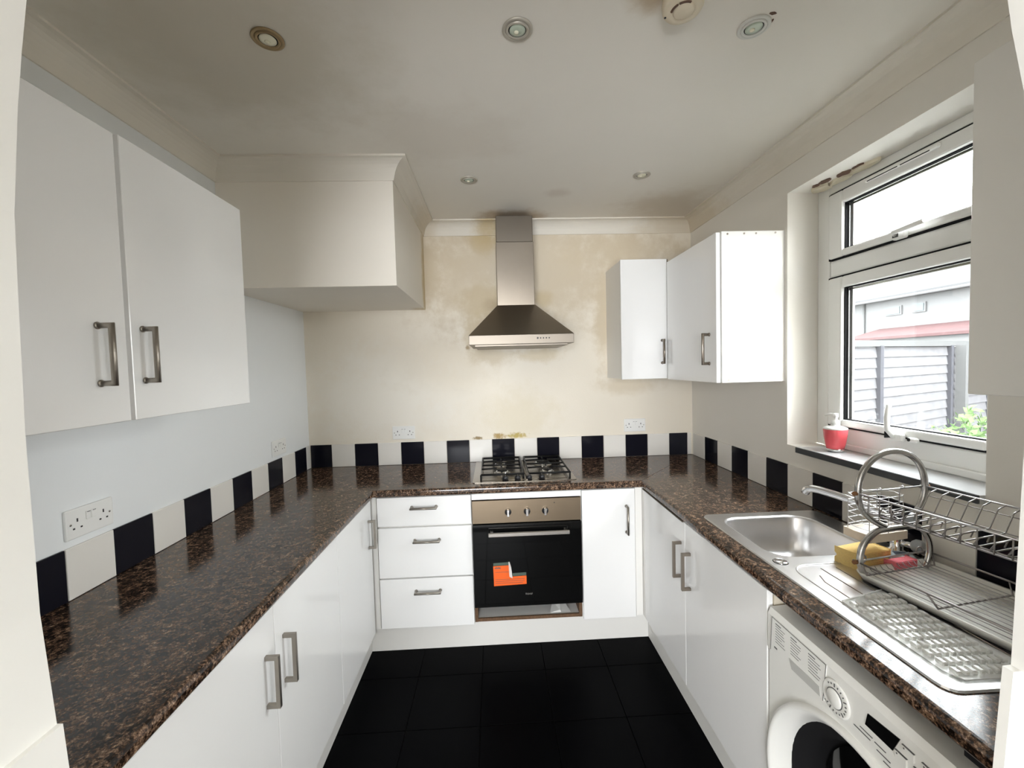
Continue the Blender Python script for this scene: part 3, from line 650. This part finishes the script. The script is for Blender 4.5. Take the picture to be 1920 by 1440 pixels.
# ------------------------------------------------------------------ cooker hood
hd = thing('cooker_hood', 'stainless steel chimney cooker hood above the hob', 'cooker hood', (.157, 2.5, 1.645))
HY = 2.300; a0, a1, z0, z1 = -.134, .447, 1.652, 1.704
g = G().box(a0, a1, HY, D - .001, z0, z1, bev=.002); g.make('rim', 'steel_rim', hd)
t0, t1, ty, tz = .031, .262, 2.555, 1.902
vs = [(a0, HY, z1), (a1, HY, z1), (a1, D - .001, z1), (a0, D - .001, z1), (t0, ty, tz), (t1, ty, tz), (t1, D - .001, tz), (t0, D - .001, tz)]
G().add(vs, [(0, 1, 5, 4), (1, 2, 6, 5), (2, 3, 7, 6), (3, 0, 4, 7), (4, 5, 6, 7), (3, 2, 1, 0)]).make('canopy', 'steel_hood', hd)
box(t0 + .001, t1 - .001, 2.565, D - .001, 1.902, 2.286, bev=.002).make('chimney', 'steel_hood', hd)
box(t0 + .004, t1 - .004, 2.569, D - .001, 2.286, 2.444, bev=.002).make('chimney_sleeve', 'steel_sleeve', hd)
box(a0 + .03, a1 - .03, HY + .03, D - .03, z0 - .010, z0 + .002, bev=.002).make('filter_panel', 'steel_rim', hd)
for i in range(5):
    x = .245 + .016 * i; G().cyl((x, HY - .003, 1.682), (x, HY + .002, 1.682), .0042 if i else .0055, 10).make('button', 'black_plastic', hd)

# ------------------------------------------------------------------ sink
sk = thing('sink', 'stainless steel sink, rectangular bowl with a ribbed drainer', 'sink', (1.05, 1.18, WT))
BX0, BX1, BY0, BY1 = .868, 1.222, 1.252, 1.602
bowl = rrect(BX0, BX1, BY0, BY1, .075, 8)
outer = rrect(SX0, SX1, SY0, SY1, .028, 4)
zs = WT + .005
from mathutils.geometry import tessellate_polygon
flat = outer + bowl; g = G()
tris = tessellate_polygon([[Vector((*p, 0)) for p in outer], [Vector((*p, 0)) for p in bowl]])
g.add([(*p, zs) for p in flat], [tuple(t) for t in tris])
no = len(outer); rim2 = rrect(SX0 - .002, SX1 + .002, SY0 - .002, SY1 + .002, .03, 4)
g.add([(*p, zs) for p in outer] + [(*p, WT + .0006) for p in rim2], [(i, (i + 1) % no, no + (i + 1) % no, no + i) for i in range(no)])
nb = len(bowl); rings = []
bcx, bcy = (BX0 + BX1) / 2, (BY0 + BY1) / 2
for ins, z in ((0, 0), (.004, -.002), (.008, -.010), (.012, -.08), (.018, -.125), (.035, -.148), (.06, -.156), (.11, -.160)):
    r_ = max(.075 - ins * .3, .03); rings.append([(*p, zs + z) for p in rrect(BX0 + ins, BX1 - ins, BY0 + ins, BY1 - ins, r_, 8)])
vs = [p for r_ in rings for p in r_]; fs = [(i * nb + k, i * nb + (k + 1) % nb, (i + 1) * nb + (k + 1) % nb, (i + 1) * nb + k) for i in range(len(rings) - 1) for k in range(nb)]
g.add(vs, fs, True); g.add(rings[-1], [tuple(range(nb))])
g.make('sink_basin', 'steel_sink', sk)
G().lathe([(.036, 0), (.036, .003), (.02, .001), (0, .001)], (bcx, bcy, zs - .160), (0, 0, 1), 24).make('drain', 'chrome', sk)
G().lathe([(.020, 0), (.020, .002), (.017, .004), (0, .0045)], (.866, 1.226, zs), (0, 0, 1), 24).make('plug_control', 'chrome', sk)
G().lathe([(.0215, -.001), (.0215, .0007), (.020, .0007)], (.866, 1.226, zs), (0, 0, 1), 24).make('plug_control_gap', 'rubber', sk)
for k in range(7):
    x = .905 + .048 * k
    y1 = 1.175 if k > 0 else 1.125
    p = [(x, .765, zs), (x, y1, zs)]
    if k == 0: p = [(.905, .765, zs), (.905, 1.10, zs), (.918, 1.135, zs)]
    G().tube(p, .0016, 6).make('drainer_rib', 'nickel_dark', sk)
rr = rrect(.870, 1.248, .742, 1.200, .055, 6)
G().tube([(*p, zs) for p in rr], .0022, 6, closed=True).make('drainer_edge', 'steel_sink', sk)

# tap
TBX, TBY = 1.283, 1.258
tp = thing('tap', 'chrome mixer tap with a long flat swivel spout over the bowl', 'tap', (TBX, TBY, zs))
G().lathe([(.026, 0), (.026, .006), (.018, .012), (.017, .05), (.019, .06), (.016, .075), (0, .078)], (TBX - .012, TBY, zs), (0, 0, 1), 20).make('tap_body', 'chrome', tp)
G().tube(smooth([(TBX - .012, TBY, .955), (1.270, 1.262, .992), (1.258, 1.290, 1.018), (1.232, 1.355, 1.033), (1.200, 1.425, 1.042), (1.175, 1.480, 1.047), (1.164, 1.503, 1.040), (1.161, 1.510, 1.022)], 1), .0135, 12).make('spout', 'chrome', tp)
for s_, mm in ((1, 'grey_plastic'), (-1, 'grey_plastic')):
    q = Vector((TBX - .012 + .0 * s_, TBY, .935)) ; d_ = Vector((.25 * s_, -1 * s_, .15)).normalized()
    h = G().cyl(q, q + d_ * .05, .010, 12).make('tap_arm', 'chrome', tp)
    G().lathe([(.016, 0), (.021, .008), (.020, .024), (.012, .032), (0, .034)], q + d_ * .045, d_, 18).make('tap_handle', mm, tp)

# ------------------------------------------------------------------ dish rack and what stands by it
A9 = math.radians(9); U = Vector((math.cos(A9), math.sin(A9), 0)); V = Vector((math.sin(A9), -math.cos(A9), 0)); RO = Vector((1.022, 1.105, 0))
def rp(s, t, z): return RO + U * s + V * t + Vector((0, 0, z))
LEN = .43
dt = thing('drip_tray', 'white plastic drip tray under the wire dish rack', 'tray', rp(.11, .2, zs + .0025))
ZT = zs + .003
o_ = rrect(-.020, .252, -.018, LEN - .02, .03, 5)
def loc2(poly, z, ins=0): return [rp(x, y, z) for x, y in poly]
i_ = rrect(-.004, .236, -.002, LEN - .036, .02, 5); k_ = len(o_)
rw = [loc2(rrect(-.012, .244, -.010, LEN - .028, .026, 5), ZT), loc2(o_, ZT + .016), loc2(rrect(-.022, .254, -.020, LEN - .018, .031, 5), ZT + .020), loc2(rrect(-.012, .244, -.010, LEN - .028, .026, 5), ZT + .020), loc2(i_, ZT + .005)]
vs = [p for r_ in rw for p in r_]; fs = [(i * k_ + k, i * k_ + (k + 1) % k_, (i + 1) * k_ + (k + 1) % k_, (i + 1) * k_ + k) for i in range(4) for k in range(k_)]
G().add(vs, fs, True).add(rw[0], [tuple(range(k_))[::-1]]).add(rw[-1], [tuple(range(k_))]).make('tray_dish', 'tray_white', dt)

rk = thing('dish_rack', 'two-tier steel wire dish rack with hooped tube ends', 'dish rack', rp(.1, .2, zs))
ZR = .042
for t in (0, LEN - .035):
    hoop = [(.088, 1.040), (.050, 1.056), (.004, 1.085), (-.026, 1.13), (-.020, 1.20), (.028, 1.25), (.096, 1.266), (.164, 1.248), (.208, 1.20), (.216, 1.13), (.190, 1.085), (.160, 1.058), (.128, 1.038)]
    G().tube(smooth([rp(s, t, z) for s, z in hoop]), .0082, 10).make('hoop', 'rack_steel', rk)
    arch = [(.004, zs + .009), (-.014, .935), (-.022, .965), (-.012, 1.008), (.030, 1.040), (.070, 1.043), (.150, 1.043), (.190, 1.040), (.222, 1.005), (.230, .965), (.224, .935), (.212, zs + .009)]
    G().tube(smooth([rp(s, t + .004, z) for s, z in arch]), .0082, 10).make('leg_arch', 'rack_steel', rk)
    for s in (.086, .130): G().cyl(rp(s - .012, t, 1.041), rp(s + .012, t, 1.041), .0092, 10).make('rusty_joint', 'rust', rk)
    G().cyl(rp(.143, t, 1.045), rp(.176, t, 1.071), .0105, 12).make('grey_sleeve', 'grey_plastic', rk)
UZ, LZ = 1.152, .958
for s, z, r in ((-.026, UZ, .0026), (.214, UZ, .0026), (-.024, LZ, .0026), (.229, LZ, .0026)):
    G().tube([rp(s, -.012, z), rp(s, LEN - .02, z)], r, 6).make('rail', 'wire_bright' if z > 1 else 'wire_steel', rk)
    for t in (0, LEN - .035): G().cyl(rp(s - (.012 if s < 0 else -.0), t, z), rp(s + (.012 if s > 0 else 0), t, z), .006, 8).make('rusty_joint', 'rust', rk)
for z, m_ in ((UZ, 'wire_bright'), (LZ, 'wire_bright')):
    for t in (-.004, LEN - .04): G().tube([rp(-.026, t, z), rp(.216, t, z)], .0024, 6).make('cross_wire', m_, rk)
# upper tier: cradle wires
f_ = G().tube([rp(-.026, .02, UZ - .045), rp(-.026, LEN - .05, UZ - .045), rp(-.022, LEN - .035, UZ - .03), rp(-.02, LEN - .05, UZ - .012)], .0020, 6).make('wire', 'wire_steel', rk)
G().tube([rp(.030, .02, UZ - .060), rp(.030, LEN - .05, UZ - .060)], .0020, 6).make('wire', 'wire_steel', rk)
G().tube([rp(.150, .02, UZ - .050), rp(.150, LEN - .05, UZ - .050)], .0016, 6).make('wire', 'wire_steel', rk)
G().tube([rp(.188, .02, UZ - .018), rp(.188, LEN - .05, UZ - .018)], .0014, 6).make('wire', 'wire_steel', rk)
vw = G().tube([rp(-.026, .03, UZ), rp(-.027, .03, UZ - .045), rp(.030, .03, UZ - .060)], .0016, 6).make('wire', 'wire_steel', rk)
pw = G().tube([rp(.214, .03, UZ), rp(.180, .034, UZ - .006), rp(.150, .036, UZ - .05), rp(.030, .030, UZ - .058), rp(.006, .034, UZ - .05), rp(.000, .046, UZ - .03), rp(.012, .058, UZ - .022), rp(.022, .048, UZ - .04)], .0016, 6).make('plate_wire', 'wire_steel', rk)
for k in range(1, 13):
    shift_copy(vw, V * (.0285 * k)); shift_copy(pw, V * (.0285 * k))
# lower tier: long wires with upturned ends
lw = G().tube([rp(-.006, .002, LZ - .018), rp(-.006, .010, LZ - .026), rp(-.006, LEN - .06, LZ - .026), rp(-.006, LEN - .045, LZ)], .00105, 6).make('wire', 'wire_steel', rk)
for k in range(1, 12): shift_copy(lw, U * (.0196 * k))
for t in (.022, .185, LEN - .075): G().tube([rp(-.024, t - .020, LZ), rp(-.018, t, LZ - .0285), rp(.220, t, LZ - .0285), rp(.229, t - .012, LZ)], .0022, 6).make('cross_wire', 'wire_steel', rk)
for s, sg in ((-.010, 1), (.212, -1)):
    cu = [rp(s + sg * (.010 + .011 * math.cos(a)), -.004, LZ + .004 + .011 * math.sin(a)) for a in [math.radians(x) for x in range(200, -100, -30)]]
    G().tube(cu, .0020, 6).make('hook', 'wire_steel', rk)

cb = thing('cutlery_basket', 'wire cutlery basket with a cream plastic base hung on the dish rack end', 'basket', rp(.08, -.05, 1.0))
def zig(z, b): return [rp(s, t, z) for s, t in ((.031 - b, -.050), (.040, -.018 + b * .5), (.100, -.012), (.158, -.016), (.168 + b, -.050), (.158, -.080), (.100, -.086), (.040, -.080))]
o_ = [(.027, -.050), (.031, -.013), (.100, -.010), (.170, -.012), (.166, -.050), (.170, -.087), (.100, -.089), (.031, -.086)]
G().prism([tuple((RO + U * s + V * t)[:2]) for s, t in o_], 'z', .998, 1.022).make('basket_base', 'tray_cream', cb)
for k in range(6): G().tube(zig(1.032 + .0185 * k, .006 if k % 2 else -.004), .0011, 6, closed=True).make('wire_ring', 'wire_bright', cb)
for s, t in ((.100, -.012), (.158, -.016), (.158, -.080), (.100, -.086), (.040, -.080), (.040, -.018)): G().tube([rp(s, t, 1.020), rp(s, t, 1.128)], .0010, 6).make('wire_post', 'wire_bright', cb)
for s in (.06, .14): G().tube([rp(s, -.014, 1.10), rp(s, -.013, UZ + .003), rp(s, -.005, UZ + .006), rp(s, .000, UZ + .002)], .0014, 6).make('hook', 'wire_bright', cb)

# clear ridged mat lying on the drainer
MA = [(.868, 1.000), (1.010, 1.040), (1.040, .770), (.985, .733), (.880, .733), (.864, .76)]
ma = thing('draining_mat', 'clear ribbed plastic mat on the drainer in front of the rack', 'mat', (.95, .88, zs))
G().prism(MA, 'z', zs + .0025, zs + .0050).make('mat_sheet', 'clear_plastic', ma)
g = G()
for r_ in range(11):
    for c_ in range(11):
        x, y = .880 + .0158 * r_, .750 + .0255 * c_
        if x > 1.018 - max(0, .77 - y) * .5 or y > .985 + (x - .868) * .28: continue
        g.box(x - .0056, x + .0056, y - .0088, y + .0088, zs + .0045, zs + .0135, bev=.002)
o = g.make('ridges', 'clear_plastic', ma); o['kind'] = 'stuff'
G().tube([(MA[0][0], MA[0][1], zs + .0055), (MA[1][0], MA[1][1], zs + .0055)], .0022, 6).make('mat_edge', 'white_plastic', ma)

# sponges and a packet behind the rack's foot
def sponge(name, cx, cyy, ang, L, W, H, m, label, groove):
    M = Matrix.Translation((cx, cyy, zs + .0006)) @ Matrix.Rotation(ang, 4, 'Z')
    if groove: pr = [(-W / 2, 0), (W / 2, 0), (W / 2, H * .30), (W / 2 - .006, H * .42), (W / 2 - .006, H * .55), (W / 2, H * .68), (W / 2, H), (-W / 2, H), (-W / 2, H * .68), (-W / 2 + .006, H * .55), (-W / 2 + .006, H * .42), (-W / 2, H * .30)]
    else: pr = [(-W / 2, 0), (W / 2, 0), (W / 2, H), (-W / 2, H)]
    g = G().prism(pr, 'x', -L / 2, L / 2); g.v = [M @ p for p in g.v]
    bm = bmesh.new(); vv = [bm.verts.new(p) for p in g.v]
    for f in g.f:
        try: bm.faces.new([vv[i] for i in f])
        except ValueError: pass
    bmesh.ops.remove_doubles(bm, verts=bm.verts, dist=1e-6); bmesh.ops.dissolve_limit(bm, angle_limit=.02, verts=bm.verts, edges=bm.edges)
    bmesh.ops.bevel(bm, geom=list(bm.edges), offset=.0022, segments=2, profile=.5, affect='EDGES')
    return tag(G().addbm(bm).make(name, m), label, 'sponge')
sponge('sponge', 1.100, 1.196, math.radians(14), .125, .070, .046, 'sponge_yellow', 'yellow grip sponge at the bowl corner beside the rack leg', True)
sponge('sponge', 1.170, 1.146, math.radians(10), .080, .028, .030, 'sponge_pink', 'flat pink sponge between the yellow sponge and the drip tray', False)
pk = thing('packet', 'small blue and white packet lying behind the pink sponge', 'packet', (1.232, 1.21, zs))
M = Matrix.Translation((1.232, 1.205, zs + .0006)) @ Matrix.Rotation(math.radians(-25), 4, 'Z')
G().box(-.03, .03, -.022, .022, 0, .018, bev=.004, seg=2, M=M).make('wrapper', 'packet_blue', pk); G().box(-.018, .016, -.014, .012, .0175, .0186, M=M).make('print_panel', 'packet_dark', pk)

# soap dispenser on the sill
SDX, SDY, SDZ = 1.402, 1.655, 1.1425
sd = thing('soap_dispenser', 'coral red soap dispenser with a white pump on the window sill', 'soap dispenser', (SDX, SDY, SDZ))
G().lathe([(.030, .012), (.034, .030), (.039, .060), (.042, .092), (.041, .094), (0, .094)], (SDX, SDY, SDZ), (0, 0, 1), 28).make('bottle', 'coral', sd)
G().lathe([(.026, 0), (.030, .003), (.0305, .012), (0, .012)], (SDX, SDY, SDZ), (0, 0, 1), 28).make('foot', 'chrome', sd)
G().lathe([(.042, .0925), (.041, .098), (.028, .104), (.016, .106), (.016, .113), (0, .113)], (SDX, SDY, SDZ), (0, 0, 1), 28).make('collar', 'white_plastic', sd)
g = G().lathe([(.014, .113), (.016, .118), (.014, .128), (.006, .131), (.006, .142), (.010, .143), (.010, .157), (0, .158)], (SDX, SDY, SDZ), (0, 0, 1), 20)
g.tube([(SDX, SDY, SDZ + .152), (SDX - .004, SDY + .020, SDZ + .153), (SDX - .008, SDY + .044, SDZ + .148)], .0048, 10); g.make('pump', 'white_plastic', sd)

# ------------------------------------------------------------------ sockets
def socket(p, u, nrm, label, used):
    p, u, nrm = Vector(p), Vector(u), Vector(nrm); Z = Vector((0, 0, 1))
    M = Matrix((( u.x, nrm.x, 0, p.x), (u.y, nrm.y, 0, p.y), (0, 0, 1, p.z), (0, 0, 0, 1)))
    s = thing('wall_socket', label, 'socket', p, 'white double wall sockets above the tiles')
    f_ = G().box(-.073, .073, 0, .009, -.043, .043, bev=.003, seg=2, M=M).make('faceplate', 'white_plastic', s)
    for x in (-.0085, .0085):
        G().box(x - .007, x + .007, .0085, .0125, .002, .026, bev=.0012, M=M).make('rocker_switch', 'white_plastic', s)
        b_ = G().box(x - .005, x + .005, .0123, .0128, .0225, .0245, M=M).make('switch_mark', 'print_grey', s)
    for cx in (-.040, .040):
        g = G().box(cx - .0022, cx + .0022, .0085, .0094, .004, .014, M=M)
        g.box(cx - .014, cx - .008, .0085, .0094, -.016, -.0115, M=M).box(cx + .008, cx + .014, .0085, .0094, -.016, -.0115, M=M)
        g.make('pin_holes', 'black_plastic', s)
    for cx in (-.060, .060): G().lathe([(.0032, .0088), (.0032, .0096), (0, .0096)], M @ Vector((cx, 0, 0)), nrm, 10).make('screw', 'nickel', s)
socket((XL, 1.278, 1.112), (0, 1, 0), (1, 0, 0), 'white double wall socket on the left wall under the wall cabinet', 0)
socket((XL, 2.375, 1.112), (0, 1, 0), (1, 0, 0), 'white double wall socket on the left wall near the back corner', 0)
socket((-.606, D, 1.1125), (1, 0, 0), (0, -1, 0), 'white double wall socket on the back wall left of the hob', 0)
socket((.936, D, 1.1125), (1, 0, 0), (0, -1, 0), 'white double wall socket below the narrow wall cabinet', 0)

# ------------------------------------------------------------------ ceiling fittings
def downlight(x, y, m, label, tilt, lens='lamp_glass'):
    d = thing('downlight', label, 'ceiling light', (x, y, ZC), 'recessed ceiling downlights')
    dn = Vector((0, 0, -1)); tl = Vector((tilt[0], tilt[1], -1)).normalized()
    G().lathe([(.042, -.0005), (.043, .003), (.040, .005), (.034, .005), (.033, .003)], (x, y, ZC), dn, 36, caps=False).make('bezel', m, d)
    G().lathe([(.0335, .0005), (.033, .005), (.031, .0075), (.0265, .006), (.0245, .0025)], (x, y, ZC), tl, 36, caps=False).make('gimbal_ring', m, d)
    G().lathe([(.025, .0010), (.025, .0035), (0, .0036)], Vector((x, y, ZC)), dn, 28).make('reflector', 'rubber', d)
    l_ = G().lathe([(.0225, .0030), (.0225, .0048), (.014, .0062), (0, .0068)], Vector((x, y, ZC)), dn, 28).make('lamp_lens', lens, d)
    G().lathe([(.0075, .0062), (.006, .009), (0, .0098)], Vector((x - .003, y + .003, ZC)), dn, 14).make('bulb', 'lamp_filament', l_)
    return d
k_ = (ZC - 1.53) / .9586
downlight(-.622 * k_, 1.266 * k_, 'bezel_brass', 'round ceiling downlight with a brassy stained rim, nearest the left wall cabinet', (.05, .0), 'lamp_filament')
downlight(.094 * k_, 1.226 * k_, 'bezel_nickel', 'round nickel ceiling downlight between the brassy one and the smoke alarm', (-.03, .05))
dl = downlight(.776 * k_, 1.212 * k_, 'bezel_white', 'round white ceiling downlight with chipped plaster, beside the smoke alarm', (.02, .05))
g = G()
for bx, by, rx, ry in ((.800 * k_, 1.165 * k_, .012, .006), (.815 * k_, 1.19 * k_, .004, .008)): g.prism(blob(bx, by, rx, ry, 9), 'z', ZC - .0012, ZC + .001)
o = g.make('chipped_plaster', 'peel_brown', dl)
downlight(-.101 * k_, 2.180 * k_, 'bezel_nickel', 'small ceiling downlight left of the hood, near the bulkhead', (.05, .02))
downlight(.781 * k_, 2.140 * k_, 'bezel_nickel', 'small ceiling downlight above the narrow back wall cabinet', (.05, .02), 'lamp_filament')
sa = thing('smoke_alarm', 'yellowed round smoke alarm on the ceiling', 'smoke alarm', (.516, 1.100, ZC))
G().lathe([(.050, -.001), (.052, .010), (.051, .024), (.046, .031), (.034, .032), (.030, .0315), (.027, .030)], (.516, 1.100, ZC), (0, 0, -1), 40).make('housing', 'alarm_cream', sa)
for a0_, a1_ in ((172, 222), (230, 288)):
    G().tube([(.516 + .0290 * math.cos(math.radians(t)), 1.100 + .0290 * math.sin(math.radians(t)), ZC - .0315) for t in range(a0_, a1_, 7)], .0032, 6).make('vent_slot', 'peel_brown', sa)
G().lathe([(.0265, .020), (.0265, .033), (.022, .0365), (0, .0375)], (.518, 1.099, ZC), (0, 0, -1), 32).make('test_button', 'alarm_cream', sa)
G().cyl((.478, 1.122, ZC - .0325), (.478, 1.122, ZC - .0295), .003, 8).make('led', 'black_plastic', sa)

# ------------------------------------------------------------------ outside
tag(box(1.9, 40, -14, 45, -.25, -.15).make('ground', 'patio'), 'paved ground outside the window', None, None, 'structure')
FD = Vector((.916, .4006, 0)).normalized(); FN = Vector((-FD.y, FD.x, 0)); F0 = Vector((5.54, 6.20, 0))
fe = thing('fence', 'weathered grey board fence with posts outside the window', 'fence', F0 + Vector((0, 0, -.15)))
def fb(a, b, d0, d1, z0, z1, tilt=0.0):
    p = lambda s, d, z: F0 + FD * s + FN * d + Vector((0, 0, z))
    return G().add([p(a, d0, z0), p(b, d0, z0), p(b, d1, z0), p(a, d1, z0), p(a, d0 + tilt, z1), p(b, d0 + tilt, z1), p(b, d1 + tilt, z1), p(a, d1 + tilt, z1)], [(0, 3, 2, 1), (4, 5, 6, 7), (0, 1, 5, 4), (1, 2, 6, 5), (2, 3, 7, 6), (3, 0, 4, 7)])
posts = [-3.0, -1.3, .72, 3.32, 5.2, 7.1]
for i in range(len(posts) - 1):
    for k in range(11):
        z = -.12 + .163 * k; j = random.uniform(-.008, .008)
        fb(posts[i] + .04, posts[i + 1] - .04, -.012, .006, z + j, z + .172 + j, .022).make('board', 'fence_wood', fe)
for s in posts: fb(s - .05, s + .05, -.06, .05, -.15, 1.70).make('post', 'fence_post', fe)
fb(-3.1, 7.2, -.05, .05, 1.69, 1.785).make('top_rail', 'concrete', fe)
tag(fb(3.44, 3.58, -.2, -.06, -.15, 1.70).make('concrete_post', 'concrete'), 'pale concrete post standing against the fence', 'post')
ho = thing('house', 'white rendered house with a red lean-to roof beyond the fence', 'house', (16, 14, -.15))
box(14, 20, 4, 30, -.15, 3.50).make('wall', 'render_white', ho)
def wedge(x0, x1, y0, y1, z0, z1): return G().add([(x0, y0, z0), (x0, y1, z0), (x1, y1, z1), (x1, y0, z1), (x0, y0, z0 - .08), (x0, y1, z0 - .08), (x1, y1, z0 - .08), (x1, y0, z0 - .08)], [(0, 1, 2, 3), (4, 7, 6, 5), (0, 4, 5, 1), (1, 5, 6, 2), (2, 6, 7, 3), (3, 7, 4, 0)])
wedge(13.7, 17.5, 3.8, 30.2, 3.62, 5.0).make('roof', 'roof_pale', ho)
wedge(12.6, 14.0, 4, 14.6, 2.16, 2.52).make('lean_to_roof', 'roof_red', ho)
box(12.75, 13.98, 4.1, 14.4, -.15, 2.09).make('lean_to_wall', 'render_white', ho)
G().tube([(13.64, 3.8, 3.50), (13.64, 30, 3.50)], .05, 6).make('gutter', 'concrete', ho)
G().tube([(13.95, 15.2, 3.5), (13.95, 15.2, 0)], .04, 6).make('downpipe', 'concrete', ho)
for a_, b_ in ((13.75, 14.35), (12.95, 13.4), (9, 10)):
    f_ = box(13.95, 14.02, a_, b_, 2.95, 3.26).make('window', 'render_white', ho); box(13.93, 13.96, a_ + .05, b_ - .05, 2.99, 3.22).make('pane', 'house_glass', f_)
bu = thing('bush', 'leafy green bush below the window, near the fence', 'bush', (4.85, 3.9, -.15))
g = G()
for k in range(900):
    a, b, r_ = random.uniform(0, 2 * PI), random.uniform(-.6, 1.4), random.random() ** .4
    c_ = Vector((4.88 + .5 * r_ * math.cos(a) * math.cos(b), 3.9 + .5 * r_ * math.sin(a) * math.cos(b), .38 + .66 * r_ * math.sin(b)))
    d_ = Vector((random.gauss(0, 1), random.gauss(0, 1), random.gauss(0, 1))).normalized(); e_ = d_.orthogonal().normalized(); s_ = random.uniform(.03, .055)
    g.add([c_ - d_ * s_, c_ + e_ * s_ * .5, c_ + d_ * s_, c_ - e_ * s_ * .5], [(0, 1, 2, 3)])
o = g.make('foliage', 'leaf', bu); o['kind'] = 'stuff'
g = G()
for k in range(5): g.tube([(4.88 + .05 * k - .1, 3.9, -.15), (4.88 + .15 * k - .3, 3.9 + .1 * (k % 2), .6)], .015, 6)
g.make('stems', 'chipboard', bu)

# ------------------------------------------------------------------ room behind the doorway
RX0, RX1, RY0, RY1 = -2.2, 2.2, -3.2, YF - .12
struct('floor_rear', box(RX0 - .1, RX1 + .1, RY0 - .1, RY1, -.08, -.001), 'rear_floor')
struct('ceiling_rear', box(RX0 - .1, RX1 + .1, RY0 - .1, RY1, ZC, ZC + .1), 'rear_wall')
struct('wall_rear_left', box(RX0 - .1, RX0, RY0, RY1, 0, ZC), 'rear_wall')
struct('wall_rear_right', G().box(RX1, RX1 + .1, RY0, -1.6, 0, ZC).box(RX1, RX1 + .1, -1.2, RY1, 0, ZC).box(RX1, RX1 + .1, -1.6, -1.2, 0, .55).box(RX1, RX1 + .1, -1.6, -1.2, 2.15, ZC), 'rear_wall')  # wall left open here as an added source of side light
struct('wall_rear', G().box(RX0 - .1, -1.5, RY0 - .1, RY0, 0, ZC).box(.4, RX1 + .1, RY0 - .1, RY0, 0, ZC).box(-1.5, .4, RY0 - .1, RY0, 0, .4).box(-1.5, .4, RY0 - .1, RY0, 2.2, ZC), 'rear_wall')  # opening out of view, shaped to fill the kitchen with light
struct('wall_side_left', box(RX0, XL - .12, RY1 - .05, RY1, 0, ZC), 'rear_wall')
struct('wall_side_right', box(XR + .28, RX1, RY1 - .05, RY1, 0, ZC), 'rear_wall')
